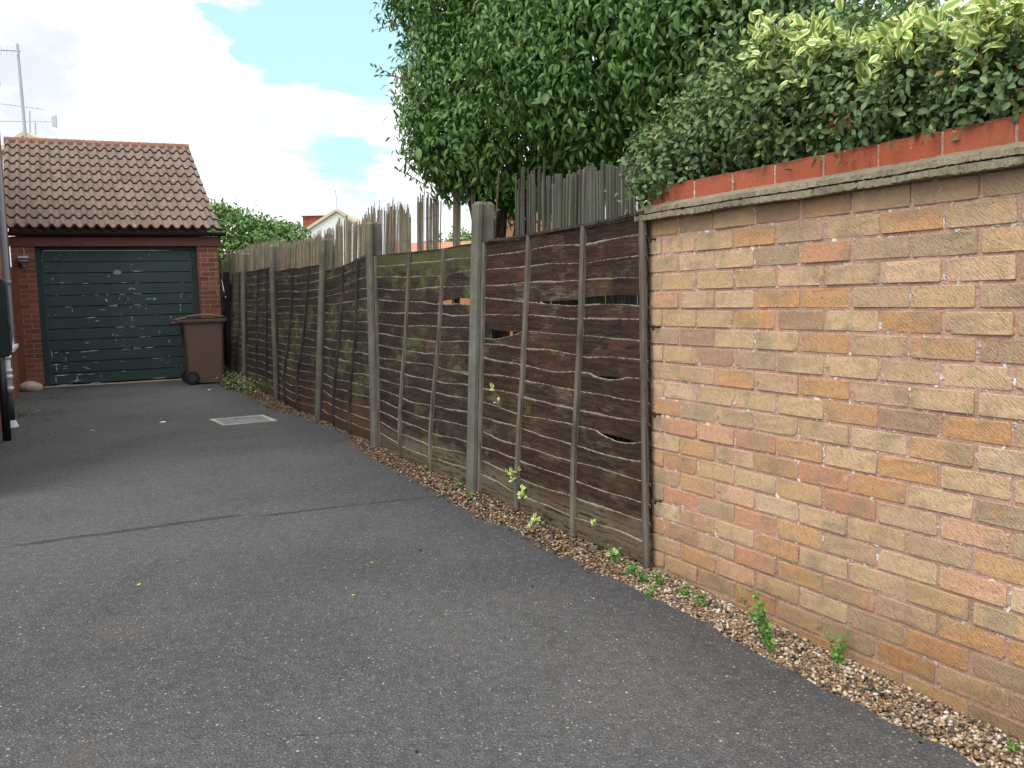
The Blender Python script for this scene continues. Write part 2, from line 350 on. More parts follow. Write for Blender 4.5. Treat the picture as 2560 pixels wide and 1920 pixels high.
def m_redbrick(n):
    o = n.obj(); k = n.noise(o, 120, 5, .7); l = n.noise(o, 9, 5, .6); r = n.attr('rnd'); x, y, z = n.xyz(o)
    c = n.mix(r, (.36, .085, .042), (.43, .125, .065))
    c = n.mix(n.step(l, .52, .72, 0, .55), c, (.26, .085, .055)); c = n.mix(n.step(k, .66, .74, 0, .6), c, (.55, .30, .2))
    c = n.mix(n.math('MULTIPLY', n.step(n.math('ADD', z, n.math('MULTIPLY', l, .05)), 1.645, 1.668), .75), c, (.045, .035, .03))
    c = n.mix(n.step(n.noise(n.mapping(o, (1, 1, .22)), 30, 4), .58, .74, 0, .65), c, (.10, .05, .035)); c = n.mix(n.math('MULTIPLY', n.step(n.noise(o, 3.2, 5, .65), .52, .68), .55), c, (.17, .085, .06)); c = n.mix(n.math('MULTIPLY', n.step(n.noise(o, 26, 4, .6), .64, .70), .7), c, (.52, .42, .33))
    return dict(color=c, rough=.9, spec=.2, normal=n.bump(k, .004))
MAT['redbrick'] = new_mat('red_coping_brick', m_redbrick)
def brick_tex(name, c1, c2, mort, var=.5):
    def b(n):
        o = n.obj(); x, y, z = n.xyz(o)
        bt = n.new('ShaderNodeTexBrick', offset=.5); n.set(bt.inputs['Vector'], n.comb(n.math('ADD', x, y), z, 0.0))
        bt.inputs['Scale'].default_value = 1.0; bt.inputs['Brick Width'].default_value = .225; bt.inputs['Row Height'].default_value = .075
        bt.inputs['Mortar Size'].default_value = .0055; bt.inputs['Mortar Smooth'].default_value = .3; bt.inputs['Bias'].default_value = 0
        n.set(bt.inputs['Color1'], c1); n.set(bt.inputs['Color2'], c2); n.set(bt.inputs['Mortar'], mort)
        k = n.noise(o, 30, 5, .65); l = n.noise(o, 2, 4)
        c = n.mix(n.step(k, .35, .7, .0, .35), bt.outputs[0], n.mix(1.0, bt.outputs[0], (.55, .5, .5), 'MULTIPLY'))
        c = n.mix(n.step(l, .5, .75, 0, .35), c, (.13, .075, .055))
        return dict(color=c, rough=.92, spec=.15, normal=n.bump(n.math('ADD', n.math('MULTIPLY', bt.outputs['Fac'], -1.0), n.math('MULTIPLY', k, .5)), .008))
    return new_mat(name, b)
MAT['garage_brick'] = brick_tex('garage_brick', (.27, .10, .065), (.15, .06, .045), (.34, .26, .20))
MAT['house_brick'] = brick_tex('house_brick', (.33, .125, .06), (.24, .075, .045), (.33, .24, .16))
MAT['far_brick'] = brick_tex('far_brick', (.46, .225, .12), (.40, .18, .10), (.42, .3, .2))
def wood(name, c0, c1, moss=.3, red=.2, seed=0.0, pale=.5, topmoss=0.0, lowred=0.0):
    """stained lap board: stretched grain, bleached top edge, moss and bare reddish patches"""
    def b(n):
        o = n.vmath('ADD', n.obj(), (seed * 3.1, 0, 0)); r, v = n.attr('rnd'), n.attr('v')
        ov = n.vmath('ADD', o, n.comb(n.math('MULTIPLY', r, 9.0), 0.0, 0.0)); gz = n.mapping(ov, (2.2, 2, 75))
        warp = n.vmath('ADD', gz, n.vmath('SCALE', n.noise(ov, 7, 3, out=1), scale=3.2))
        grain = n.noise(warp, 1.0, 5, .65); fine = n.noise(n.mapping(ov, (7, 4, 240)), 1.0, 3, .6); bl = n.noise(n.mapping(ov, (1.4, 1, 3.0)), 2.2, 4, .6)
        c = n.mix(n.step(grain, .3, .7), c0, c1); c = n.mix(n.math('MULTIPLY', r, .5), c, n.mix(1.0, c, (.60, .55, .55), 'MULTIPLY'))
        c = n.mix(n.math('MULTIPLY', n.step(bl, .52, .74), red), c, (.125, .05, .026))
        # worn through stain: silver streaks following the grain
        pl_ = n.math('MULTIPLY', n.step(n.noise(n.mapping(ov, (1.0, 1, 2.4)), 2.6, 4, .65), .52, .72), n.step(fine, .40, .66))
        c = n.mix(n.math('MULTIPLY', pl_, pale), c, (.235, .185, .135))
        lowb = n.math('MULTIPLY', n.step(n.math('ADD', n.xyz(o)[2], n.math('MULTIPLY', n.noise(o, 3, 3), .2)), .20, .34, 1, 0), .85)
        c = n.mix(n.math('MULTIPLY', lowb, n.step(grain, .3, .55)), c, (.16, .125, .085))
        if moss:
            mn = n.math('MULTIPLY', n.step(n.noise(n.mapping(o, (1, 1, 1.5)), 1.9, 5, .6), .60 - .14 * moss, .72 - .1 * moss), n.step(n.noise(n.mapping(o, (3, 2, 9)), 3.0, 4, .6), .34, .62))
            if topmoss: mn = n.math('MAXIMUM', mn, n.math('MULTIPLY', n.step(n.math('ADD', n.xyz(o)[2], n.math('MULTIPLY', n.noise(n.mapping(o, (1, 1, 2)), 3.5, 4, .6), .5)), 1.60, 1.74), topmoss))
            c = n.mix(n.math('MULTIPLY', mn, .9), c, (.105, .125, .038))
        if lowred: c = n.mix(n.math('MULTIPLY', n.step(n.math('ADD', n.xyz(o)[2], n.math('MULTIPLY', n.noise(o, 2.2, 4, .6), .8)), .85, .6), lowred), c, n.mix(grain, (.06, .030, .019), (.13, .066, .040)))
        edge = n.step(n.math('ADD', v, n.math('MULTIPLY', n.math('SUBTRACT', n.noise(n.mapping(ov, (10, 1, 10)), 4.0, 4, .7), .5), .22)), n.step(n.noise(n.mapping(ov, (1, 1, 4)), 2.2, 3), .42, .68, .955, .84), 1.02)
        c = n.mix(n.math('MULTIPLY', edge, .9), c, (.34, .305, .245))
        return dict(color=c, rough=.8, spec=.22, normal=n.bump(n.math('ADD', grain, n.math('MULTIPLY', fine, .6)), .0035, .8))
    return new_mat(name, b)
def m_batten(n):
    o = n.obj(); gz = n.mapping(o, (50, 50, 3)); g = n.noise(gz, 1.0, 5, .65); l = n.noise(o, 2.4, 4, .6)
    c = n.mix(n.step(g, .3, .7), (.055, .043, .033), (.17, .145, .115)); c = n.mix(n.step(l, .45, .7, 0, .5), c, (.21, .19, .155))
    c = n.mix(n.math('MULTIPLY', n.step(n.noise(o, 3.3, 3), .66, .74), .6), c, (.28, .15, .06))
    return dict(color=c, rough=.85, spec=.2, normal=n.bump(g, .004))
MAT['batten'] = new_mat('weathered_batten', m_batten)
def m_darkbatten(n):
    o = n.obj(); g = n.noise(n.mapping(o, (50, 50, 3)), 1.0, 5, .65); l = n.noise(o, 2.4, 4, .6)
    c = n.mix(n.step(g, .3, .7), (.022, .018, .016), (.062, .052, .043)); c = n.mix(n.step(l, .5, .75, 0, .5), c, (.14, .125, .105))
    return dict(color=c, rough=.85, spec=.2, normal=n.bump(g, .004))
MAT['darkbatten'] = new_mat('dark_batten', m_darkbatten)
def m_concrete(n):
    o = n.obj(); k = n.noise(o, 130, 5, .7); l = n.noise(o, 4, 5, .6); x, y, z = n.xyz(o)
    c = n.mix(n.step(l, .35, .7), (.125, .120, .098), (.195, .186, .150)); c = n.mix(n.step(k, .6, .72, 0, .6), c, (.36, .345, .29)); c = n.mix(n.step(k, .4, .3, 0, .7), c, (.065, .062, .052))
    c = n.mix(n.math('MULTIPLY', n.step(n.math('ADD', z, n.math('MULTIPLY', l, .6)), 1.9, 2.25), .5), c, (.27, .27, .15))
    c = n.mix(n.step(n.noise(n.mapping(o, (30, 30, 1.2)), 1.0, 3), .6, .75, 0, .35), c, (.11, .105, .085))
    return dict(color=c, rough=.95, spec=.1, normal=n.bump(k, .006))
MAT['concrete'] = new_mat('post_concrete', m_concrete)
def m_reed(n):
    r = n.attr('rnd'); o = n.obj(); g = n.noise(n.mapping(o, (120, 120, 5)), 1.0, 4, .6); l = n.noise(o, 3, 3)
    c = n.ramp(r, [(0, (.14, .12, .09)), (.35, (.26, .23, .165)), (.7, (.36, .315, .23)), (.9, (.45, .39, .28)), (1, (.20, .135, .08))])
    c = n.mix(n.step(g, .35, .7, .55, 0), c, (.07, .062, .045)); c = n.mix(n.step(l, .52, .7, 0, .4), c, (.12, .13, .06))
    return dict(color=c, rough=.8, spec=.2)
MAT['reed'] = new_mat('dry_reed', m_reed)
def m_slat(n):
    r = n.attr('rnd'); o = n.obj(); g = n.noise(n.mapping(o, (140, 140, 4)), 1.0, 4, .6); l = n.noise(o, 4, 4, .6)
    c = n.ramp(r, [(0, (.07, .07, .054)), (.5, (.12, .118, .09)), (1, (.18, .17, .13))])
    c = n.mix(n.step(g, .35, .7, .6, 0), c, (.035, .035, .028)); c = n.mix(n.step(l, .5, .7, 0, .5), c, (.075, .095, .035))
    return dict(color=c, rough=.85, spec=.15)
MAT['slat'] = new_mat('grey_split_cane', m_slat)
def leafmat(name, stops, rough=.4, spec=.5, trans=.12, tc=(.10, .22, .03)):
    def b(n):
        r = n.attr('rnd'); u = n.attr('u'); o = n.obj(); c = n.ramp(r, stops)
        c = n.mix(n.step(u, .28, .0, 0, .35), c, n.mix(1.0, c, (1.5, 1.5, 1.3), 'MULTIPLY'))
        c = n.mix(n.step(n.noise(o, 1.6, 3), .4, .65, 0, .45), c, n.mix(1.0, c, (1.35, 1.25, .9), 'MULTIPLY'))
        return dict(color=c, rough=rough, spec=spec, trans=(trans, n.mix(.5, c, tc)))
    return new_mat(name, b)
MAT['leaf_tree'] = leafmat('glossy_leaf', [(0, (.038, .086, .026)), (.35, (.074, .160, .042)), (.72, (.118, .225, .052)), (.92, (.17, .28, .058)), (1, (.23, .34, .07))], .38, .42, .26)
MAT['leaf_shrub'] = leafmat('small_dark_leaf', [(0, (.055, .095, .042)), (.4, (.100, .165, .068)), (.75, (.155, .23, .085)), (.93, (.22, .28, .085)), (1, (.36, .34, .11))], .5, .35, .16)
MAT['leaf_hedge'] = leafmat('hedge_leaf', [(0, (.045, .11, .03)), (.5, (.09, .19, .04)), (1, (.20, .30, .05))], .45, .4, .15)
MAT['leaf_weed'] = leafmat('weed_leaf', [(0, (.07, .17, .035)), (.6, (.12, .26, .05)), (1, (.20, .34, .07))], .6, .3, .2)
MAT['leaf_ivy'] = leafmat('ivy_leaf', [(0, (.05, .08, .035)), (.5, (.10, .13, .06)), (1, (.22, .22, .12))], .6, .3, .1)
MAT['litter'] = leafmat('brown_litter', [(0, (.045, .028, .018)), (.5, (.11, .07, .042)), (.85, (.20, .13, .075)), (1, (.30, .22, .13))], .85, .15, .05, (.1, .06, .03))
MAT['leaf_dead'] = leafmat('dead_leaf', [(0, (.16, .06, .025)), (.5, (.30, .13, .05)), (1, (.42, .24, .11))], .75, .2, .1, (.3, .12, .04))
def m_varieg(n):
    u, r = n.attr('u'), n.attr('rnd'); o = n.obj()
    e = n.step(n.math('ADD', u, n.math('MULTIPLY', n.math('SUBTRACT', n.noise(o, 90, 3), .5), .7)), .32, .62)
    c = n.mix(e, (.20, .33, .07), n.mix(r, (.62, .66, .20), (.74, .75, .34)))
    return dict(color=c, rough=.45, spec=.4, trans=(.15, c))
MAT['leaf_varieg'] = new_mat('cream_edged_leaf', m_varieg)
MAT['twig'] = flat('twig_bark', (.10, .065, .045), .9, .1, .2, 60)
MAT['cuttwig'] = flat('cut_twig', (.36, .20, .11), .9, .1, .15, 60)
MAT['trunk'] = flat('trunk_bark', (.055, .045, .035), .9, .1, .25, 40, .01)
def m_tile(n):
    o = n.obj(); r = n.attr('rnd'); k = n.noise(o, 60, 5, .7); l = n.noise(o, 5, 5, .6)
    c = n.mix(r, (.165, .122, .098), (.22, .163, .130)); c = n.mix(n.step(l, .45, .72, 0, .5), c, (.15, .125, .105)); c = n.mix(n.step(l, .42, .3, 0, .5), c, (.25, .15, .095))
    spot = n.math('MULTIPLY', n.step(n.noise(o, 17, 3, .6), .68, .72), n.step(n.noise(o, 2.0, 3), .42, .55))
    c = n.mix(spot, c, (.68, .64, .58)); c = n.mix(n.step(k, .35, .27, 0, .7), c, (.05, .04, .032)); c = n.mix(n.attr('edge'), c, (.045, .026, .02))
    return dict(color=c, rough=.9, spec=.15, normal=n.bump(k, .006))
MAT['tile'] = new_mat('roof_tile', m_tile)
MAT['ridge'] = flat('ridge_tile', (.25, .125, .085), .9, .1, .3, 18, .01)
def m_door(n):
    o = n.obj(); x, y, z = n.xyz(o); k = n.noise(o, 14, 5, .65); l = n.noise(o, 1.3, 3)
    c = n.mix(n.step(l, .35, .7), (.026, .049, .047), (.035, .062, .058)); c = n.mix(n.step(k, .5, .75, 0, .3), c, (.045, .068, .07))
    c = n.mix(n.step(n.math('ADD', z, n.math('MULTIPLY', k, .3)), .1, .55, .35, 0), c, (.030, .062, .060))
    chip = n.math('MULTIPLY', n.step(n.noise(n.mapping(o, (5, 1, 16)), 3.0, 4, .6), .66, .69), n.step(n.noise(o, 1.1, 3), .45, .6))
    c = n.mix(chip, c, (.36, .42, .42))
    return dict(color=c, rough=.55, spec=.35, normal=n.bump(k, .003))
MAT['door'] = new_mat('green_door_paint', m_door)
MAT['flake'] = flat('bare_primer', (.50, .56, .56), .7, .2, .2, 50)
MAT['maroon'] = flat('maroon_paint', (.125, .040, .037), .6, .3, .25, 12, .004)
MAT['brownpaint'] = flat('brown_paint', (.17, .055, .030), .6, .3, .15, 10, .003)
MAT['black'] = flat('black_plastic', (.012, .012, .014), .45, .4, .1, 20)
MAT['darktimber'] = flat('dark_timber', (.014, .012, .012), .9, .1, .2, 25, .006)
MAT['binbrown'] = flat('bin_plastic', (.138, .086, .066), .5, .35, .07, 8)
MAT['tyre'] = flat('tyre_rubber', (.016, .016, .018), .7, .3, .15, 40)
MAT['hub'] = flat('hub_plastic', (.045, .045, .048), .6, .3, .1, 40)
MAT['white'] = flat('white_upvc', (.72, .73, .76), .4, .4, .05, 10)
MAT['greypipe'] = flat('grey_pipe', (.22, .22, .26), .5, .35, .1, 14)
MAT['greenpipe'] = flat('dark_green_pipe', (.02, .04, .04), .6, .3, .2, 20)
MAT['boxgreen'] = flat('meter_box_green', (.012, .028, .027), .5, .35, .15, 10)
MAT['glass'] = flat('dark_glass', (.03, .035, .04), .08, .6, .05, 3)
MAT['lamp'] = flat('lamp_grey', (.32, .32, .31), .5, .4, .15, 40)
MAT['lampglass'] = flat('dusty_glass', (.10, .10, .095), .25, .5, .1, 40)
MAT['rust'] = flat('rusty_iron', (.045, .028, .02), .9, .2, .4, 80, .004)
MAT['rock'] = flat('pale_rock', (.42, .36, .26), .95, .1, .25, 14, .03)
MAT['steel'] = flat('worn_steel', (.22, .22, .215), .6, .4, .35, 30, .01, .35)
MAT['render'] = flat('white_render', (.74, .74, .72), .9, .1, .04, 2)
MAT['verge'] = flat('verge_board', (.55, .47, .33), .8, .2, .1, 8)
def tiled(name, c1, c2):
    def b(n):
        o = n.obj(); x, y, z = n.xyz(o); row = n.math('FRACT', n.math('MULTIPLY', z, 5.0)); k = n.noise(o, 6, 5, .7)
        c = n.mix(n.step(k, .3, .7), c1, c2); c = n.mix(n.step(row, .0, .18, .5, 0), c, (.07, .025, .02)); return dict(color=c, rough=.9, spec=.1)
    return new_mat(name, b)
MAT['redtile'] = tiled('red_hung_tile', (.27, .07, .05), (.33, .10, .07))
MAT['orangetile'] = tiled('orange_roof_tile', (.42, .19, .12), (.48, .24, .16))
MAT['alu'] = flat('aerial_metal', (.40, .41, .44), .5, .4, .1, 10, 0, .3)
MAT['paper'] = flat('white_paper', (.75, .75, .74), .8, .2, .05, 30)
MAT['string'] = flat('pale_cord', (.55, .53, .48), .8, .2, .1, 30)
MAT['wire'] = flat('galvanised_wire', (.10, .095, .085), .7, .3, .2, 40)
MAT['blackpeb'] = flat('dark_stone', (.02, .02, .022), .8, .2, .2, 60)
MAT['yleaf'] = flat('yellow_leaf', (.60, .45, .05), .7, .2, .2, 60)
MAT['sconcrete'] = flat('pale_concrete', (.40, .36, .29), .95, .1, .2, 20, .006)

# ------------------------------------------------------------------ ground, drive, gravel
gp_ = [wall_pt(72, .1), (400, -60), (400, 700), (-400, 700), (-400, -60), wall_pt(72, -.7), wall_pt(0, -.7), wall_pt(0, .1)]
mesh_np('ground', [(p[0], p[1], -.045) for p in gp_], [np.array([list(range(8))])], MAT['ground'])
tag(bpy.data.objects['ground'], kind='structure')
z4 = lambda x, y: ((1560 + x / 2.212) / S, (1320 + y / 2.212) / S)
z1 = lambda x, y: ((900 + x / 2.765) / S, (900 + y / 2.765) / S)
z7 = lambda x, y: ((500 + x / 3.318) / S, (600 + y / 3.318) / S)
edge = [G(*z4(*p))[:2] for p in ((1990, 1320), (1800, 1215), (1600, 1140), (1430, 1050), (1230, 950), (1050, 850), (900, 775), (740, 690), (600, 620), (440, 520), (300, 460), (150, 385), (0, 305))]
edge += [G(*z1(*p))[:2] for p in ((1700, 1480), (1560, 1400), (1400, 1340), (1230, 1250), (1130, 1190), (1000, 1140), (860, 1110), (730, 1030), (600, 970), (480, 890), (300, 790), (100, 690), (0, 600))]
edge += [G(*z7(*p))[:2] for p in ((1240, 1620), (1040, 1540), (900, 1490), (740, 1440), (560, 1400), (480, 1350), (380, 1270), (220, 1250))]
edge = np.array(edge)
near = edge[0] + (edge[0] - edge[3]) / np.linalg.norm(edge[0] - edge[3]) * 4.5
edge = np.vstack([near, edge, [-4.55, 14.0]])
# densify with a ragged rim
pts = []
for a, b in zip(edge[:-1], edge[1:]):
    k = max(2, int(np.linalg.norm(b - a) / .025))
    for t in np.linspace(0, 1, k, endpoint=False): pts.append(a + (b - a) * t)
pts = np.array(pts); rg = np.random.default_rng(3)
j = np.convolve(rg.normal(size=len(pts)), np.ones(4) / 4, 'same') * .010 + np.convolve(rg.normal(size=len(pts)), np.ones(25) / 25, 'same') * .02
tn = np.gradient(pts, axis=0); tn /= np.linalg.norm(tn, axis=1, keepdims=True); pts = pts + np.stack([-tn[:, 1], tn[:, 0]], 1) * j[:, None]
drive = [(*p, 0.0) for p in pts] + [(-4.7, 14.9, 0), (-7.6, 13.75, 0), (-4.45, 7.42, 0), (-3.4, 5.3, 0), (-4.5, 5.0, 0), (-6, -3.5, 0), (2.5, -3.5, 0)]
nd = len(drive); V = drive + [(x, y, -.12) for x, y, z in drive]
mesh_np('driveway', V, [np.array([list(range(nd))]), np.array([(i, (i + 1) % nd, nd + (i + 1) % nd, nd + i) for i in range(nd)])], MAT['asphalt'])
tag(bpy.data.objects['driveway'], kind='structure')
# soil bed under the gravel
bed = [(*fence_pt(12.6, .02), -.02), (*fence_pt(0, .02), -.02), (*wall_pt(0, -.55), -.02), (*fence_pt(12.6, .6), -.02), (*wall_pt(0, 0), -.02), (*wall_pt(20, 0), -.02 - 20 * DROP), (*wall_pt(20, -.6), -.02 - 20 * DROP), (*wall_pt(0, -.56), -.02)]
mesh_np('gravel_bed', bed, [np.array([[0, 1, 2, 3], [4, 5, 6, 7]])], MAT['soil']); tag(bpy.data.objects['gravel_bed'], kind='structure')
ico_v = []; 
def icos():
    import bmesh
    bm = bmesh.new(); bmesh.ops.create_icosphere(bm, subdivisions=1, radius=1); v = np.array([x.co[:] for x in bm.verts]); f_ = np.array([[q.index for q in p.verts] for p in bm.faces]); bm.free()
    bm = bmesh.new(); bmesh.ops.create_icosphere(bm, subdivisions=2, radius=1); v2 = np.array([x.co[:] for x in bm.verts]); f2 = np.array([[q.index for q in p.verts] for p in bm.faces]); bm.free()
    return v, f_, v2, f2
IV, IF, IV2, IF2 = icos()
def rim_dist(q):
    d = np.linalg.norm(pts[None] - q[:, None], axis=2); i = d.argmin(1); n_ = np.stack([-tn[i, 1], tn[i, 0]], 1)
    return ((q - pts[i]) * n_).sum(1)          # + on the drive side
def pebbles(name, cand, size, iv, if_, lift=0.0):
    k = len(cand); a = rng.uniform(0, 6.28, k); sx = size * rng.uniform(.8, 1.5, k); sy = size * rng.uniform(.65, 1.0, k); sz = size * rng.uniform(.45, .75, k)
    tilt = rng.normal(0, .35, k); M = np.zeros((k, 3, 3)); ca, sa = np.cos(a), np.sin(a)
    M[:, 0, 0] = ca * sx; M[:, 1, 0] = sa * sx; M[:, 0, 1] = -sa * sy; M[:, 1, 1] = ca * sy; M[:, 2, 2] = sz; M[:, 2, 0] = tilt * sx * .6; M[:, 2, 1] = tilt[::-1] * sy * .6
    T = np.column_stack([cand, rng.uniform(-.020, -.004, k) + lift + sz * .5 + wall_drop(cand)])
    V, Fq = inst(iv, if_, M, T); return mesh_np(name, V, [Fq], MAT['pebble'], None, {'rnd': np.repeat(rng.random(k), len(iv))}, True)
cw = np.array([wall_pt(s, -y) for s, y in zip(rng.uniform(-.05, 2.9, 26000), rng.uniform(-.005, .36, 26000))]); dd = rim_dist(cw); cw = cw[(dd < .012 - rng.exponential(.006, len(cw)))]
cf = np.array([fence_pt(s, y) for s, y in zip(12 * rng.random(26000) ** 1.7, rng.uniform(-.02, .42, 26000))]); df = rim_dist(cf); far_ = ((cf - FA) @ FD); cf = cf[(df < .02) & (rng.random(len(cf)) < np.interp(far_, [0, 1.5, 4, 8, 12], [.8, .65, .42, .22, .08]))]
allp = np.vstack([cw, cf])
stray = np.array([edge[4] + (edge[12] - edge[4]) * t for t in rng.random(60)]); 
gv = pebbles('gravel', allp, rng.uniform(.0042, .0088, len(allp)), IV, IF)
tag(gv, kind='stuff')
# leaf litter among the gravel near the fence (uncountable scraps)
k = 3200; ss = 11 * rng.random(k) ** 1.2; q = np.array([fence_pt(s, y) for s, y in zip(ss, rng.uniform(.0, .3, k))]); m_ = rim_dist(q) < .05; q = q[m_]
hb = np.array([np.array([-4.3, 7.4]) + np.array([-.4446, .8957]) * t + np.array([.8957, .4446]) * o_ for t, o_ in zip(rng.uniform(.2, 6.4, 260), .04 + np.abs(rng.normal(0, .32, 260)))]); q = np.vstack([q, hb]); k = len(q)
lt = scatter_leaves('leaf_litter', np.column_stack([q, rng.uniform(.0, .012, k)]), np.column_stack([rng.normal(size=(k, 2)), rng.normal(0, .15, k)]), unit(np.column_stack([rng.normal(0, .35, (k, 2)), np.ones(k)])), rng.uniform(.012, .03, k), leaf_template(1, .5, .2, .1), MAT['litter'])
tag(lt, kind='stuff')

# ------------------------------------------------------------------ the yellow brick wall
wall = thing('brick_wall', 'yellow buff brick garden wall topped with a red brick coping', 'wall', (*WA, 0), W_RZ)
WL = 3.6
mb = MB(); nu, nv = 11, 9
us = np.array([0, .009, .02, .06, .12, .5, .88, .94, .98, .991, 1.0]); vs = np.array([0, .02, .045, .2, .5, .8, .955, .98, 1.0])
def brick(x0, x1, z0, z1, r1, r2):
    r = np.random.default_rng(int((x0 * 917 + z0 * 7919) * 1000) % 2 ** 31)
    V = []; ed = []; tw = r.normal(0, .0012, 4)
    for iu, u in enumerate(us):
        for iv_, v in enumerate(vs):
            out = -.0032; rim = (iu in (0, nu - 1)) or (iv_ in (0, nv - 1))
            y = .010 if rim else out + (.0020 if (iu in (1, nu - 2) or iv_ in (1, nv - 2)) else 0)
            y += tw[0] + tw[1] * (u - .5) * 2 + tw[2] * (v - .5) * 2 + r.normal(0, .0005)
            x = x0 + (x1 - x0) * u + (r.normal(0, .0017) if rim else 0) + tw[3] * (v - .5)
            z = z0 + (z1 - z0) * v + (r.normal(0, .0014) if rim else 0)
            cu, cv = min(u, 1 - u), min(v, 1 - v)
            if cu < .03 and cv < .08: x += (.5 - u) * .003; z += (.5 - v) * .003      # rounded arrises
            V.append((x, y, z)); ed.append(1.0 if (iu in (0, 1, nu - 2, nu - 1) or iv_ in (0, 1, nv - 2, nv - 1)) else 0)
    V = np.array(V)
    if r.random() < .38:                                     # a chipped corner or edge
        cx_, cz_ = (x0 if r.random() < .5 else x1), (z0 if r.random() < .65 else z1); rad = r.uniform(.008, .020)
        near_ = np.hypot((V[:, 0] - cx_) * .8, V[:, 2] - cz_) < rad; V[near_, 1] += r.uniform(.003, .008)
    mb.grid(V, nu, nv, rnd=r1, rnd2=r2, edge=np.array(ed))
rb = np.random.default_rng(21)
for kk in range(1, 24):
    zb, zt = 1.5036 - .075 * kk + .0042, 1.5036 - .075 * (kk - 1) - .0042
    off = .208 if kk % 2 else .0955
    xs = [0.0] + [off + .225 * i for i in range(17)]
    for a, b in zip(xs[:-1], xs[1:]):
        jit = rb.normal(0, .0016)
        brick(a + (.001 if a == 0 else .0046) + jit, b - .0046 + jit, max(zb, -.24) + rb.normal(0, .0006), zt + rb.normal(0, .0006), rb.random(), rb.random())
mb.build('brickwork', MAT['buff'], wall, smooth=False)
mb = MB(); nx, nz = 220, 100
X, Z = np.meshgrid(np.linspace(0, WL, nx), np.linspace(-.24, 1.503, nz), indexing='ij')
mb.grid(np.stack([X.ravel(), .0015 + rb.normal(0, .0009, X.size), Z.ravel()], 1), nx, nz)
mb.box(0, WL, .006, .215, -.24, 1.503); mb.build('mortar_bed', MAT['mortar'], wall)
# creasing ledge: two courses of tile buried in weathered mortar
mb = MB(); nx = 700; xs = np.linspace(-.035, WL, nx)
prof = [(.02, 1.502), (-.040, 1.501), (-.047, 1.503), (-.047, 1.5235), (-.030, 1.525), (-.030, 1.5285), (-.042, 1.530), (-.040, 1.547), (-.036, 1.549), (.000, 1.566), (.03, 1.575)]
V = []; ed = []; w1 = wob(5, (.003, .002, .0015), (.9, .33, .05)); w2 = wob(6, (.002, .0015, .0015), (.7, .27, .045)); w3 = wob(8, (.003, .002), (1.3, .4))
for x in xs:
    notch = sum(max(0, 1 - abs(x - c) / .012) * .012 for c in (.28, .63, .98, 1.16, 1.7))
    for i, (y, z) in enumerate(prof):
        k = 1 if 0 < i < 10 else 0
        yy = y + k * (w1(x) * (1 if i < 5 else .4) + w2(x * 1.3 + i) * .5 + rb.normal(0, .0011)) + (notch if 1 <= i <= 3 else 0)
        V.append((x, yy, z + k * (w3(x) * .4 + rb.normal(0, .0009)) + (w2(x) * .8 if i in (1, 2) else 0) + (notch * .6 if i in (1, 2) else 0)))
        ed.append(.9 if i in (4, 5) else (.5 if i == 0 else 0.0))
mb.grid(np.array(V), nx, len(prof), edge=np.array(ed))
mb.box(-.033, WL, .012, .24, 1.503, 1.56); mb.prism([(p[0], p[1]) for p in prof], 0, -.036, -.034)
mb.build('creasing_ledge', MAT['coping'], wall, smooth=False)
mb = MB(); x = -.012; first = .082
jn = MB()
while x < WL - .05:
    L = first if x < 0 else .2145
    mb.box(x, x + L, .004 + rb.normal(0, .002), .219, 1.560, 1.640 + rb.normal(0, .0015), rnd=rb.random())
    jn.box(x + L + .0005, x + L + .0100, .010, .21, 1.560, 1.634); x += L + .0105
mb.build('red_coping', MAT['redbrick'], wall, bevel=.006); jn.build('coping_joint', MAT['mortar'], wall)
# four rusty vine eyes screwed into the wall's end bricks
for i, (px, py) in enumerate(((1418, 517), (1424, 707), (1427, 895), (1428, 1082))):
    r = ray(px, py); Q = WA; t = (Q @ WN) / (r[:2] @ WN); p = EYE + r * t
    e = thing('vine_eye', ['topmost rusty iron vine eye in the brick wall, just below the ledge', 'rusty iron vine eye second from the top at the end of the brick wall', 'rusty iron vine eye third from the top at the end of the brick wall', 'lowest rusty iron vine eye on the brick wall beside the fence'][i], 'vine eye', tuple(p), W_RZ, 'rusty vine eyes in the wall')
    m = MB(); m.tube([(0, .02, 0), (0, -.012, 0), (-.002, -.024, .001)], [.004, .004, .0035], 8); m.build('shank', MAT['rust'], e)
    m = MB(); a = np.linspace(0, 2 * math.pi, 13); m.tube([(-.002 + .009 * math.cos(t), -.03 - .002 * math.cos(t), .009 * math.sin(t)) for t in a], .0042, 7); m.build('eye', MAT['rust'], e, smooth=True)

# ------------------------------------------------------------------ fence
fence = thing('timber_fence', 'weathered dark lapped timber fence with concrete posts along the drive', 'fence', (*FA, 0), F_RZ)
LEAN = [(0.0, 0.0), (1.934, -.10), (3.991, -.03), (5.978, -.14), (8.109, -.03), (10.495, -.08), (12.648, -.08)]
PH = [0, 1.78, 1.83, 1.83, 1.90, 1.93, 1.93]
for i in range(1, 7):
    s0, ln = LEAN[i]; H = PH[i]
    # H section, chamfered, front at +y
    sec = np.array([(-.045, .045), (-.034, .058), (.034, .058), (.045, .045), (.045, .022), (.022, .022), (.022, -.022), (.045, -.022), (.045, -.058), (-.045, -.058), (-.045, -.022), (-.022, -.022), (-.022, .022), (-.045, .022)])
    rings = []
    for z in np.linspace(-.1, H - .02, 7): rings.append([(x, y + ln * z / 1.8, z) for x, y in sec])
    rings.append([(x * .72, y * .74 + ln * H / 1.8, H) for x, y in sec])
    m = MB(); m.loft(rings); po = m.build('fence_post', MAT['concrete'], fence); po.location = (s0, 0, 0)
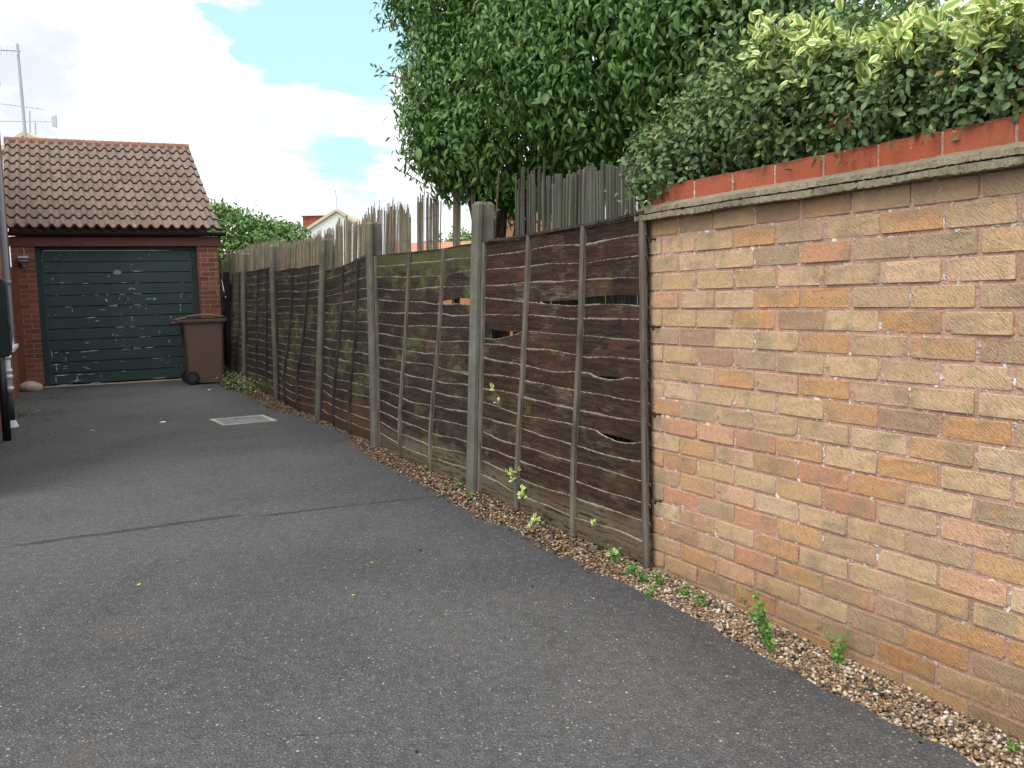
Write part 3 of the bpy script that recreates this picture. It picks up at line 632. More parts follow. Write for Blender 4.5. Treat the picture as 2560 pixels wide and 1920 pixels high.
def panel(name, label, s0, s1, H, ns, mat, gaps, seed, battens, la, lb, top_back, bulge, sag=0.0, cap=False, bat='darkbatten', tops=(0, 0)):
    L = s1 - s0
    r = np.random.default_rng(seed); nx = 72; xs = np.linspace(0, L, nx); f = xs / L; env = np.sin(np.pi * f)
    def off(ff, z):
        e = np.sin(np.pi * ff); return (la + (lb - la) * ff) * z / 1.8 + e * (top_back * np.clip(z / 1.5, 0, 1.1) ** 1.3 + bulge * np.exp(-((z - .3) / .45) ** 2))
    B = []
    for i in range(ns + 1):
        z = .008 + (H - .008) * i / ns
        wv = wob(seed * 100 + i, (.0065, .003, .0010, .0006), (1.9, .8, .33, .08))(xs); 
        if i in (0,): wv = wv * .35
        if i == ns: wv = wv * .3
        th = np.clip(np.abs(np.sin(np.pi * f * 3)), 0, 1)             # boards cup between the battens
        z = z + wv + sag * env * (1 - i / ns * .4) * -1 + (th - .6) * r.normal(0, .004) + (tops[0] * (1 - f) + tops[1] * f) * (i / ns) ** 3
        B.append(z)
    m = MB()
    for i in range(ns):
        lo = B[i].copy(); hi = B[i + 1] + (.013 if i < ns - 1 else 0)
        tl = np.full(nx, .0075) + r.normal(0, .0012) + wob(seed * 77 + i, (.0022, .0016), (1.1, .4))(xs)       # how far the top edge stands forward
        for (z_, fa, fb, dep) in gaps:
            i_ = int(round((z_ - .008) / (H - .008) * ns)); e = np.where((f > fa) & (f < fb), np.sin(np.pi * np.clip((f - fa) / (fb - fa), 0, 1)) ** .7, 0)
            if fa <= 0: e = np.where(f < fb, np.cos(np.pi / 2 * np.clip(f / fb, 0, 1)) ** .8, 0)
            if fb >= 1: e = np.where(f > fa, np.sin(np.pi / 2 * np.clip((f - fa) / (1 - fa), 0, 1)) ** .8, 0)
            if i == i_ - 1: hi = hi - e * (dep * .75 + .013); 
            if i == i_: lo = lo + e * dep * .45
        if i == 0: tl = tl + .006
        rows = []; vv = []
        prof = [(0.0, -.008, 0), (0.0, -.001, 0), (.25, None, .25), (.6, None, .6), (.86, None, .86), (.955, None, .955), (1.0, 1, 1.0), (1.0, 0, 1.15), (.0, -.008, 0)]
        for (t, yk, v) in prof:
            z = lo + (hi - lo) * t
            if yk is None: y = -.001 + (tl + .001) * t
            elif yk == 1: y = tl - .0006
            elif yk == 0: y = tl - .0075; 
            else: y = np.full(nx, yk)
            zz_ = z + (r.normal(0, .0007, nx) if v >= 1 else 0) - (.0012 if yk == 0 else 0)
            rows.append(np.stack([xs, y + off(f, z), zz_], 1)); vv.append(np.full(nx, v))
        V = np.stack(rows, 1).reshape(-1, 3); A = np.stack(vv, 1).reshape(-1)
        m.grid(V, nx, len(prof), rnd=r.random(), v=A)
    o = m.build(name, mat, fence); o.location = (s0, 0, 0); o['label'] = label
    # upright battens with end stiles
    for (fb_, ft_, wd, pr) in [(x0 / L, x1 / L, .0165, .022) for x0, x1 in battens] + [(.012, .012, .016, .020), (1 - .012, 1 - .012, .016, .020)]:
        q = MB(); rings = []
        for t in np.linspace(0, 1, 14):
            z = .0 + (H + np.interp(fb_ + (ft_ - fb_) * t, [0, 1], tops) - .004) * t; ff = fb_ + (ft_ - fb_) * t; x = ff * L; y = float(off(ff, z)) + .004; jx = r.normal(0, .0012)
            rings.append([(x - wd + jx, y, z), (x - wd + jx, y + pr - .003, z), (x - wd + .003 + jx, y + pr, z), (x + wd - .003 + jx, y + pr, z), (x + wd + jx, y + pr - .003, z), (x + wd + jx, y, z)])
        q.loft(rings); q.build('batten', MAT[bat], o)
    q = MB(); rings = []
    for x in np.linspace(0, L, 30):
        ff = x / L; z = float(np.interp(x, xs, B[ns])); y = float(off(ff, z)); a, b = (.024, -.014) if cap else (.010, -.012); h = .016 if cap else .009
        rings.append([(x, y + b, z - .002), (x, y + a, z - .002), (x, y + a, z + h * .7), (x, y + b, z + h)])
    q.loft(rings); q.build('capping_strip', MAT['darkbatten'], o)
    return o
Wd = {}
Wd['A'] = wood('boards_a', (.019, .0115, .0085), (.072, .041, .026), .10, .6, 1, .95)
Wd['B'] = wood('boards_b', (.016, .0125, .0105), (.055, .038, .028), .45, .4, 2, .7, .6)
Wd['C'] = wood('boards_c', (.020, .017, .015), (.056, .046, .037), .95, .25, 3, .4, 0, .75)
Wd['D'] = wood('boards_d', (.020, .017, .015), (.056, .046, .037), .85, .2, 4, .4, 0, .4)
Wd['E'] = wood('boards_e', (.023, .019, .017), (.055, .045, .037), .5, .15, 5, .4)
Wd['F'] = wood('boards_f', (.045, .038, .028), (.095, .082, .06), .45, .1, 6, .5)
panel('fence_panel', 'reddish brown fence panel with split gaps, butted against the yellow brick wall', .000, 1.886, 1.532, 17, Wd['A'], [(1.205, 0, .72, .036), (.95, .70, 1.01, .05), (.78, .10, .28, .010), (.59, .03, .24, .016)], 11, [(.655, .60), (1.30, 1.25)], 0, -.10, -.03, .02, .012, True, 'batten')
panel('fence_panel', 'dark fence panel, mossy green along its top board, second from the brick wall', 1.982, 3.943, 1.535, 17, Wd['B'], [(1.20, 0, .50, .034), (.70, 0, .33, .014)], 12, [(.68, .62), (1.35, 1.28)], -.10, -.03, -.05, .035, .015, False, 'batten', (0, .02))
panel('fence_panel', 'green stained fence panel sagging at the top between the third and second posts', 4.039, 5.930, 1.545, 17, Wd['C'], [(1.40, .35, 1.01, .03)], 13, [(.70, .55), (1.28, 1.16)], -.03, -.14, -.03, .04, .01, False, 'darkbatten', (.05, -.05))
panel('fence_panel', 'mossy dark fence panel with two slanting battens, bulging towards the drive', 6.026, 8.061, 1.575, 18, Wd['D'], [], 14, [(.76, .60), (1.42, 1.26)], -.14, -.03, -.02, .075, .0, False, 'darkbatten')
panel('fence_panel', 'dark grey fence panel, one board slipped, second from the far end', 8.157, 10.447, 1.645, 17, Wd['E'], [(1.22, .45, 1.01, .03)], 15, [(.70, .64), (1.46, 1.42)], -.03, -.08, -.04, .0)
panel('fence_panel', 'narrowest looking olive brown fence panel at the far end beside the bin', 10.543, 12.600, 1.675, 17, Wd['F'], [(.95, .5, .9, .03)], 16, [(.62, .60), (1.30, 1.27)], -.08, -.08, -.03, .0)
# ------------------------------------------------------------------ reed screening behind the fence
def reeds(name, label, ss, heights, z0, off, rad, mat, seed, tilt=.03, wires=()):
    r = np.random.default_rng(seed); o = thing(name, label, 'reed screen', (*fence_pt(float(np.min(ss))), 0), F_RZ, 'reed screening behind the fence'); b0 = float(np.min(ss))
    k = len(ss); sides = 5; ang = np.linspace(0, 2 * math.pi, sides, endpoint=False); V = []; Fq = []; rn = []
    tl = wob(seed, (tilt, tilt * .6), (1.1, .35))(ss) + r.normal(0, .012, k)
    for i in range(k):
        ra = rad * r.uniform(.55, 1.25); x0 = ss[i] - b0; y0 = off + r.normal(0, .006); h = heights[i]; nseg = 4
        for j in range(nseg):
            t = j / (nseg - 1); z = z0 + (h - z0) * t; x = x0 - tl[i] * t * (h - z0) + .003 * math.sin(3 * t + i)
            V += [(x + ra * math.cos(a), y0 + ra * math.sin(a) - .05 * t, z + (ra * .6 * math.cos(a) if j == nseg - 1 else 0)) for a in ang]
        b = i * nseg * sides
        Fq += [(b + j * sides + q, b + j * sides + (q + 1) % sides, b + (j + 1) * sides + (q + 1) % sides, b + (j + 1) * sides + q) for j in range(nseg - 1) for q in range(sides)]
        Fq.append((b + (nseg - 1) * sides, b + (nseg - 1) * sides + 1, b + (nseg - 1) * sides + 2, b + (nseg - 1) * sides + 3)); rn += [r.random()] * nseg * sides
    mesh_np('canes', np.array(V), [np.array(Fq)], mat, o, {'rnd': rn})
    for zw in wires:
        m = MB(); xs = np.linspace(float(np.min(ss)), float(np.max(ss)), 40); w_ = wob(seed + int(zw * 100), (.02, .012), (1.3, .4))
        m.tube([(x - b0 - float(np.interp(x, ss, tl)) * (zw - z0), off + rad * 1.2 - .05 * (zw - z0) / 1.0, zw + w_(x)) for x in xs], .0016, 5); m.build('tie_wire', MAT['wire'], o)
    return o
rr = np.random.default_rng(31)
prof_s = [3.60, 3.75, 4.15, 4.60, 4.78, 5.05, 5.4, 5.9, 6.3, 7.4, 9.3, 10.7, 12.6, 13.4]; prof_h = [1.87, 1.90, 1.95, 1.98, 1.97, 1.91, 1.93, 1.95, 1.90, 1.87, 1.98, 2.02, 2.0, 2.05]
dens = lambda s: np.where(s < 4.8, .62, np.where(s < 6.2, .62, .97))
ss = np.sort(np.concatenate([rr.uniform(3.62, 6.3, 720), rr.uniform(6.3, 13.3, 1400)])); ss = ss[rr.random(len(ss)) < dens(ss)]
for a, b in ((5.02, 5.10), (5.30, 5.35), (5.55, 5.58), (6.02, 6.06), (4.36, 4.39), (3.95, 3.97)): ss = ss[(ss < a) | (ss > b)]
reeds('reed_screen', 'long ragged reed screen rising behind the far fence panels, thinning to the right', ss, np.interp(ss, prof_s, prof_h) + rr.normal(0, .035, len(ss)) - (rr.random(len(ss)) < .08) * rr.uniform(0, .2, len(ss)), 0.9, -.19, 00.0040, MAT['reed'], 41, .05, (1.66, 1.86))
ss = np.sort(np.concatenate([rr.uniform(2.99, 3.16, 18), rr.uniform(3.19, 3.33, 9), rr.uniform(3.36, 3.50, 17)])); reeds('reed_screen', 'detached clump of upright reeds above the mossy panel, left of the thin bunch', ss, 1.93 + rr.normal(0, .03, len(ss)), 0.9, -.19, .0058, MAT['reed'], 42, .02, (1.62, 1.80))
ss = np.sort(rr.uniform(2.61, 2.73, 15)); reeds('reed_screen', 'thin bunch of reeds hanging just under the tree leaves, left of the tall post', ss, 1.98 + rr.normal(0, .03, len(ss)), 0.9, -.19, .0058, MAT['reed'], 43, .01, (1.62,))
ss = np.array([2.22, 2.30, 2.36, 2.12]); reeds('reed_screen', 'few stray single reeds leaning against the tall post, sky between them', ss, np.array([1.80, 1.95, 1.92, 1.98]), 0.9, -.19, .0045, MAT['reed'], 44, -.10)
ss = np.sort(rr.uniform(1.36, 1.80, 30)); reeds('reed_screen', 'sparse dark reeds between the tall post and the dense slats, house seen through', ss, 1.90 + rr.normal(0, .04, len(ss)), .3, -.19, .0055, MAT['slat'], 45, .02, (1.75,))
ss = np.sort(np.arange(-.75, 1.37, .0118) + rr.normal(0, .0032, 180)); reeds('reed_screen', 'dense dark grey cane screen behind the panel next to the brick wall', ss, np.interp(ss, [.2, 1.4], [1.80, 1.85]) + rr.normal(0, .018, len(ss)), .02, -.19, .0082, MAT['slat'], 46, .03, (1.66, 1.80))

# ------------------------------------------------------------------ foliage
def crown_points(ell, k, r, lump=.10, inner=.0):
    """leaf anchor points on the skin of overlapping ellipsoids: (p, outward normal)"""
    ell = [(np.array(c, float), np.array(a, float)) for c, a in ell]; ar = np.array([(a[0] * a[1] + a[1] * a[2] + a[0] * a[2]) for c, a in ell]); out = []; nr = []
    cnt = r.multinomial(int(k * 1.9), ar / ar.sum()); ph = r.uniform(0, 6.28, (6,)); kv = r.normal(0, 1, (6, 3)) * 4.2
    for (c, a), q in zip(ell, cnt):
        d = rand_dirs(q, r); lum = sum(np.sin((d * a + c) @ kv[i] + ph[i]) for i in range(6)) / 6 * lump
        t = 1 + lum + r.normal(0, .03, q) - np.abs(r.normal(0, .10, q)) - inner * r.random(q)
        p = c + d * a * t[:, None]; keep = np.ones(q, bool)
        for (c2, a2) in ell:
            if c2 is c: continue
            keep &= (((p - c2) / a2) ** 2).sum(1) > .72
        out.append(p[keep]); nr.append(unit(d / a)[keep])
    p = np.vstack(out); q = np.vstack(nr); i = r.permutation(len(p))[:k]; return p[i], q[i]
def foliage(name, pts_, nrm, size, tmpl, mat, parent, r, droop=.6, up=.45, spread=.6, n_per=6, rad=.06):
    """each anchor grows a sprig of leaves so the crown breaks into clumps"""
    k = len(pts_); base = np.repeat(pts_, n_per, 0); bn = np.repeat(nrm, n_per, 0); tilt = unit(bn + .5 * rand_dirs(len(base), r))
    pos = base + r.normal(0, rad, base.shape) + bn * np.tile(np.linspace(-.4, 1.2, n_per), k)[:, None] * rad
    nn = unit(bn * .75 + np.array([0, 0, up]) + rand_dirs(len(base), r) * spread); dd_ = unit(bn * .45 + np.array([0, 0, -droop]) + rand_dirs(len(base), r) * .75)
    clump = np.repeat(r.random(k), n_per); rnd = np.clip(.55 * r.random(len(base)) + .45 * clump, 0, 1)
    return scatter_leaves(name, pos, dd_, nn, size * r.uniform(.7, 1.25, len(base)), tmpl, mat, parent, rnd)
# the big clipped evergreen tree
rt = np.random.default_rng(51); TB = (-.02, 6.35, 0)
tree = thing('evergreen_tree', 'large dense glossy evergreen tree with a clipped flat left side, overhanging the fence', 'tree', TB)
tl = np.array(TB); loc = lambda p: tuple(np.array(p, float) - tl)
ell = [((.22, 6.60, 2.62), (.97, .85, .82)), ((.20, 6.75, 3.55), (1.02, 1.0, 1.0)), ((.05, 6.35, 2.30), (.66, .55, .46)), ((.60, 5.75, 2.72), (.74, .70, .70)), ((.92, 5.15, 2.72), (.62, .58, .74)), ((.62, 5.35, 2.45), (.50, .40, .50)), ((.7, 5.6, 3.8), (.85, .9, .9)), ((1.05, 5.1, 3.35), (.55, .55, .8)), ((1.12, 4.75, 2.45), (.42, .34, .5))]
p, q = crown_points(ell, 13500, rt, .13)
m_ = p[:, 2] > 1.72; p, q = p[m_], q[m_]
foliage('crown', p - tl, q, .047, leaf_template(1, .44, .55, .2), MAT['leaf_tree'], tree, rt, .55, .75, .5, 6, .040)
# a darker inner leaf layer that keeps the crown from reading hollow
p, q = crown_points([(c, tuple(np.array(a) * .72)) for c, a in ell], 1500, rt, .05); m_ = p[:, 2] > 1.95; p, q = p[m_], q[m_]
foliage('inner_crown', p - tl, q, .085, leaf_template(1, .6, .3, .1), MAT['leaf_tree'], tree, rt, .5, .3, .8, 5, .07)
m = MB()
for i in range(7):
    a = rt.uniform(0, 6.28); b = np.array([.05 * math.cos(a), .05 * math.sin(a), 0]); e = np.array([rt.uniform(-.7, .9), rt.uniform(-.8, .3), rt.uniform(2.3, 3.0)])
    m.tube([b + np.array([0, 0, -.05]), b * 1.6 + np.array([0, 0, 1.0]), b * 2.2 + e * .25 + np.array([0, 0, 1.1]), e * .9], [.042, .035, .026, .008], 7)
m.build('trunk', MAT['trunk'], tree, smooth=True)
m = MB(); lp = []; ld = []
for i in range(34):                                             # whippy shoots along the left edge
    z = rt.uniform(1.95, 3.7); th = rt.uniform(-.6, .9); c0 = np.array([-.56 if z < 2.6 else -.68, 6.4 + th * .5, z]); 
    d = unit(np.array([-1, rt.normal(0, .3), rt.uniform(-.1, .9)])); L = rt.uniform(.10, .24); P_ = [c0 + d * L * t + np.array([0, 0, -.10 * t * t * L]) for t in np.linspace(0, 1, 6)]
    m.tube([x - tl for x in P_], [.0028, .0026, .0024, .002, .0016, .001], 4)
    for t in np.linspace(.2, 1, int(L / .022)): lp.append(c0 + d * L * t + np.array([0, 0, -.10 * t * t * L])); ld.append(unit(d * .5 + rand_dirs(1, rt)[0] * .8 + np.array([0, 0, -.3])))
m.build('shoot', MAT['twig'], tree)
lp, ld = np.array(lp), np.array(ld); scatter_leaves('shoot_leaves', lp - tl, ld, rand_dirs(len(lp), rt) + np.array([0, 0, .7]), rt.uniform(.025, .045, len(lp)), leaf_template(1, .42, .5, .2), MAT['leaf_tree'], tree, rt.random(len(lp)))
# shrub spilling over the wall; local frame of the wall
def wl(s, y, z): return np.array([*wall_pt(s, y), z])
rs = np.random.default_rng(61)
shrub = thing('cotoneaster_bush', 'small leaved dark green bush spilling over the red wall coping', 'bush', (*wall_pt(.8, .5), 0)); sl = np.array([*wall_pt(.8, .5), 0])
def w_ell(s, y, z, a, b, c): return (wl(s, y, z), (a, a, c))
ell = [w_ell(.06, .30, 1.79, .24, .3, .20), w_ell(.35, .34, 1.86, .30, .3, .26), w_ell(.75, .33, 1.87, .34, .3, .27), w_ell(1.15, .31, 1.79, .34, .3, .21), w_ell(1.55, .30, 1.73, .33, .3, .15), w_ell(1.95, .30, 1.72, .32, .3, .14), w_ell(2.4, .32, 1.73, .34, .3, .15), w_ell(2.9, .32, 1.75, .34, .3, .16), w_ell(.05, .12, 1.72, .17, .2, .15), w_ell(.6, .7, 1.9, .4, .4, .3)]
p, q = crown_points(ell, 6000, rs, .14); m_ = p[:, 2] > 1.60; p, q = p[m_], q[m_]
foliage('foliage', p - sl, q, .027, leaf_template(1, .60, .18, .18), MAT['leaf_shrub'], shrub, rs, .15, .6, .65, 7, .034)
p, q = crown_points([(c, tuple(np.array(a) * .75)) for c, a in ell], 2600, rs, .05); m_ = p[:, 2] > 1.60; p, q = p[m_], q[m_]
foliage('inner_foliage', p - sl, q, .045, leaf_template(1, .6, .2, .1), MAT['leaf_shrub'], shrub, rs, .2, .4, .9, 4, .03)
m = MB(); mt = MB()
for i in range(150):
    s = rs.uniform(-.1, 2.8); p0 = wl(s, rs.uniform(.25, .5), rs.uniform(1.6, 1.85)); d = unit(np.array([*(-WN * rs.uniform(.2, 1.0) + WD * rs.normal(0, .6)), rs.uniform(-.1, .8)])); L = rs.uniform(.18, .42)
    (m if i % 4 else mt).tube([p0 - sl, p0 + d * L * .5 - sl + rs.normal(0, .02, 3), p0 + d * L - sl], [.004, .003, .0016], 5)
m.build('twigs', MAT['twig'], shrub); mt.build('cut_twigs', MAT['cuttwig'], shrub)
p, q = crown_points(ell, 1200, rs, .1); cl = p[rs.permutation(len(p))[:40]]; a_ = np.repeat(cl, 8, 0) + rs.normal(0, .028, (320, 3)); a_ = a_[a_[:, 2] > 1.6]
scatter_leaves('dead_leaves', a_ - sl, rand_dirs(len(a_), rs) + np.array([0, 0, -.6]), rand_dirs(len(a_), rs), rs.uniform(.02, .036, len(a_)), leaf_template(1, .5, .6, .3), MAT['leaf_dead'], shrub)
# cream edged euonymus growing through the bush
def rosette_leaves(cents, per, size, r, tmpl, mat, name, parent, origin, spread=1.0, updir=(0, 0, 1)):
    k = len(cents); base = np.repeat(cents, per, 0); az = r.uniform(0, 6.28, k * per); el = np.tile(np.linspace(.1, 1.2, per), k) + r.normal(0, .2, k * per)
    d = np.stack([np.cos(az) * np.cos(el), np.sin(az) * np.cos(el), np.sin(el)], 1); nn = unit(np.array(updir) + .45 * rand_dirs(k * per, r) - .3 * d)
    return scatter_leaves(name, base - origin + d * size * .12 + r.normal(0, .004, base.shape), d, nn, size * r.uniform(.65, 1.2, k * per), tmpl, mat, parent)
EV = [((1640, 95), (1700, 75), (1760, 75), (1655, 135), (1700, 150), (1735, 120), (1780, 95), (1800, 70), (1745, 170), (1670, 60), (1790, 125)), ((1860, 90), (1900, 95), (1930, 75), (1965, 95), (1905, 150), (1940, 175), (1890, 200), (1985, 70), (1925, 125), (1955, 140), (2040, 75), (2060, 50)), ((2120, 20), (2160, 15), (2200, 30), (2180, 65), (2145, 55), (2130, 110), (2100, 125))]
EVL = ['cream edged variegated bush at the left among the dark leaves above the wall', 'cream edged variegated bush in the middle of the bush above the wall', 'tall cream edged variegated bush in the top right corner above the wall']
def behind_wall(x, y, off):
    r_ = ray(x, y); return EYE + r_ * (((WA + WN * off) @ WN) / (r_[:2] @ WN))
for (pl_, lab, Y) in zip(EV, EVL, (.075, .065, .05)):
    cents = np.concatenate([[behind_wall(x + rs.normal(0, 9), y + rs.normal(0, 9), Y + rs.normal(0, .05)) for _ in range(4)] for x, y in pl_]); c0 = np.array([*cents.mean(0)[:2], 0]) + np.array([*(WN * .30), 0])
    o = thing('variegated_bush', lab, 'bush', tuple(c0), 0, 'variegated bushes above the wall')
    k_ = len(cents) * 8; base_ = np.repeat(cents, 8, 0) + rs.normal(0, .027, (k_, 3)); out_ = np.array([*(-WN), .6])
    scatter_leaves('foliage', base_ - c0, unit(rand_dirs(k_, rs) * .9 + np.array([*(-WN * .25), .55])), unit(out_ + .6 * rand_dirs(k_, rs)), .045 * rs.uniform(.6, 1.25, k_), leaf_template(1, .62, .18, .10, .12), MAT['leaf_varieg'], o)
    m = MB()
    for c in cents[::6]:
        e = c - c0; b = np.array([e[0] * .5, e[1] * .5, 1.45]); m.tube([b, (b + e) / 2 + rs.normal(0, .02, 3), e], [.0045, .0035, .002], 5)
    m.tube([(0, 0, -.04), (.01, .01, .8), (0, 0, 1.5)], [.016, .013, .008], 6); m.build('stems', MAT['twig'], o)
# a second bush farther back in the garden
c0 = np.array([*P(1800, 400, 4.6)[:2], 0]); bt = thing('garden_bush', 'mid green bush behind the wall bushes, just left of the sky gap', 'bush', tuple(c0))
p, q = crown_points([(c0 + np.array([.05, .1, 2.22]), (.46, .5, .58)), (c0 + np.array([-.35, .1, 2.3]), (.42, .5, .62)), (c0 + np.array([.1, .1, 1.6]), (.6, .5, .55))], 2300, rs, .1)
foliage('foliage', p - c0, q, .045, leaf_template(1, .5, .25, .15), MAT['leaf_shrub'], bt, rs, .2, .5, .7, 6, .04)
m = MB()
for i in range(5): m.tube([(0, 0, -.04), (rs.normal(0, .1), rs.normal(0, .1), 1.2), (rs.normal(0, .35), rs.normal(0, .2), 2.2)], [.03, .02, .008], 6)
m.build('stems', MAT['twig'], bt)
# laurel hedge beyond the garage
c0 = np.array([*P(560, 500, 21)[:2], 0]); hg = thing('laurel_hedge', 'bright green laurel hedge between the garage roof and the white house', 'hedge', tuple(c0))
hp = lambda x, y, Y: P(x, y, Y)
p, q = crown_points([(hp(505, 540, 21), (.75, .9, .85)), (hp(560, 545, 21.3), (.9, .9, .78)), (hp(615, 560, 21.5), (.75, .9, .80)), (hp(470, 530, 20.5), (.7, .9, .85)), (hp(540, 640, 21), (1.9, .9, 1.6))], 3300, rs, .08)
foliage('foliage', p - c0, q, .115, leaf_template(1, .42, .35, .12), MAT['leaf_hedge'], hg, rs, .5, .5, .6, 6, .07)
m = MB(); m.tube([(0, 0, -.05), (0, .1, 1.2), (.1, .1, 2.4)], [.09, .07, .03], 7); m.build('trunk', MAT['trunk'], hg)
# far tree tops
for lab, x, y, Y, a in (('small distant tree beyond the orange roofs, left of the tall post', 1000, 507, 46, .62), ('distant tree peeping over the orange roof between the reed clumps', 950, 524, 48, .5)):
    c0 = np.array([*P(x, 600, Y)[:2], 0]); o = thing('distant_tree', lab, 'tree', tuple(c0), 0, 'distant trees')
    cc = P(x, y + 14, Y); p, q = crown_points([(cc, (a * .9, a, a * .7)), (cc + np.array([a * .5, 0, -.3]), (a * .7, a, a * .6)), (cc + np.array([-a * .5, 0, -.5]), (a * .7, a, a * .6))], 260, rs, .15)
    foliage('crown', p - c0, q, .16, leaf_template(1, .5, .3, .12), MAT['leaf_hedge'], o, rs, .4, .5, .7, 6, .14)
    m = MB(); m.tube([(0, 0, -.05), (0, 0, 2.0), (.1, 0, cc[2])], [.12, .1, .04], 7); m.build('trunk', MAT['trunk'], o)

# ------------------------------------------------------------------ garage
GY = math.radians(23.9); GO = np.array([-math.sin(GY), math.cos(GY)]) * 15.54
gar = thing('garage', 'red brick garage with a brown tiled roof at the end of the drive', 'garage', (*GO, 0), GY)
m = MB(); m.box(-1.225, -.905, 0, .22, -.05, 2.15); m.box(1.405, 1.735, 0, .22, -.05, 2.15)
m.box(-1.225, -1.005, .22, 5.0, -.05, 2.3); m.box(1.515, 1.735, .22, 5.0, -.05, 2.3); m.box(-1.005, 1.515, 4.78, 5.0, -.05, 2.3); m.build('wall', MAT['garage_brick'], gar)
fr = MB(); fr.box(-.904, -.835, .06, .16, 0, 2.14); fr.box(1.335, 1.404, .06, .16, 0, 2.14); fr.box(-.835, 1.335, .06, .16, 2.08, 2.14); fr.build('door_frame', MAT['greenpipe'], gar)
fr = MB(); fr.box(1.4045, 1.425, -.006, .05, 0, 2.14); fr.build('door_lining', MAT['maroon'], gar)
door = MB(); nb = 12; h0, h1 = .03, 2.075; bh = (h1 - h0) / nb
for i in range(nb):
    z0_, z1_ = h0 + bh * i, h0 + bh * (i + 1)
    door.prism([(.100, z0_ + .004), (.0915, z0_ + .007), (.0905, z1_ - .009), (.110, z1_ - .008), (.110, z1_ - .0005), (.13, z1_ - .0005), (.13, z0_ + .004)], 0, -.833, 1.333)
dob = door.build('door', MAT['door'], gar)
for xa in (-.8325, 1.302): door2 = MB(); door2.box(xa, xa + .0305, .082, .0895, .03, 2.07); door2.build('edge_strip', MAT['door'], dob)
# flaked paint: thin bright scars where the paint has lifted
rf = np.random.default_rng(71); fl = MB()
def scar(x, z, dx_, dz_, w_):
    L = math.hypot(dx_, dz_); k = 5; nx_, nz_ = -dz_ / L, dx_ / L; top, bot = [], []
    for t in np.linspace(0, 1, k):
        ww = w_ * math.sin(math.pi * (t * .8 + .1)) * rf.uniform(.5, 1.2); cx, cz = x + dx_ * t + rf.normal(0, w_ * .3), z + dz_ * t + rf.normal(0, w_ * .4)
        top.append((cx + nx_ * ww, cz + nz_ * ww)); bot.append((cx - nx_ * ww, cz - nz_ * ww))
    fl.prism(top + bot[::-1], 1, .0865, .0925)
dzx = lambda x: -.887 + (x - 345) / 1345 * 2.285       # door position from a close-up
def dzz(x, y): return 2.139 * (1 - (y - 122 - (x - 300) * .0008) / (1222 - max(0, (x - 400)) * .055))
for (x, y, dx_, dz_, w_) in [(1130, 338, 80, 0, 4), (690, 443, 60, 0, 3), (1025, 438, 50, 0, 3), (1075, 500, 30, -14, 4), (1105, 488, 40, 5, 4), (1105, 490, -2, -18, 3), (915, 390, 10, -22, 4), (785, 543, 40, 0, 3), (885, 540, 30, 0, 3), (1000, 538, 55, 0, 3), (1115, 530, 40, 2, 3), (1155, 530, 35, 10, 3), (880, 575, 18, 28, 7), (1045, 575, 3, 45, 5), (1000, 560, -4, 30, 2), (1070, 560, 4, 30, 2), (1228, 585, 55, -14, 4), (1290, 588, 16, -22, 5), (1300, 575, 20, 4, 4), (1530, 570, 10, -28, 4), (1535, 540, 20, -10, 3), (1610, 555, 22, 3, 3), (1525, 620, 2, 30, 4), (1515, 630, 18, 4, 3), (1525, 660, 2, 28, 4), (540, 648, 55, -3, 5), (600, 665, 0, 30, 4), (822, 675, 50, -8, 4), (905, 638, 75, 0, 3), (1090, 640, 2, 18, 4), (1115, 630, 65, 0, 3), (1680, 630, 5, 55, 3), (712, 740, 75, -4, 5), (780, 768, 38, 0, 4), (1005, 700, 8, 14, 3), (1075, 735, 30, 0, 3), (1098, 740, -4, 35, 3), (1430, 725, 12, 32, 4), (950, 825, 80, -2, 3), (1060, 823, 60, -2, 3), (1310, 860, 30, 6, 4), (1325, 868, 2, 18, 4), (922, 880, 3, 18, 4), (955, 888, 2, 12, 4), (1150, 912, 60, -2, 3), (940, 930, 12, 14, 4), (1005, 934, 25, 0, 3), (1395, 942, 20, 0, 3), (1405, 945, 2, 20, 4), (685, 962, 35, -4, 4), (430, 1045, 25, 0, 5), (520, 1045, 30, 0, 4), (640, 1040, 60, -4, 5), (700, 1035, 90, -6, 4), (990, 1020, 50, -2, 4), (1100, 1000, 0, 22, 4), (1110, 1012, 50, -2, 3), (1195, 1005, 70, -2, 4), (650, 1083, 40, 0, 3), (520, 1080, -3, 36, 4), (410, 1155, 45, -5, 5), (435, 1150, 4, 60, 4), (495, 1165, 35, 0, 4), (490, 1185, 35, 0, 3), (655, 1175, 60, 18, 4), (750, 1135, 35, -3, 3), (965, 1125, 30, -2, 3), (1250, 1102, 60, -2, 3), (420, 1250, 120, -8, 5), (425, 1255, 0, 50, 4), (600, 1240, 55, -6, 4), (600, 1245, -2, 50, 4), (545, 1300, 90, -10, 4), (580, 1305, 12, -26, 4), (680, 1240, 70, -8, 3), (797, 1240, 0, 28, 3), (970, 1213, 45, -3, 3), (420, 1335, 130, -6, 4), (700, 1318, 100, -6, 3), (360, 470, 4, 50, 3), (365, 560, 4, 45, 3), (405, 1020, 4, 90, 3), (1240, 1278, 120, -4, 3)]:
    sc_x = 2.285 / 1345; scar(dzx(x), dzz(x, y), dx_ * sc_x, -dz_ * sc_x, w_ * sc_x * .8)
for i in range(45):
    row = rf.integers(1, 11); x = rf.uniform(-.8, 1.25); scar(x, h0 + bh * row + rf.uniform(-.005, .010), rf.uniform(.005, .05), rf.normal(0, .001), rf.uniform(.0015, .004))
fl.build('flaked_paint', MAT['flake'], dob)['kind'] = 'stuff'
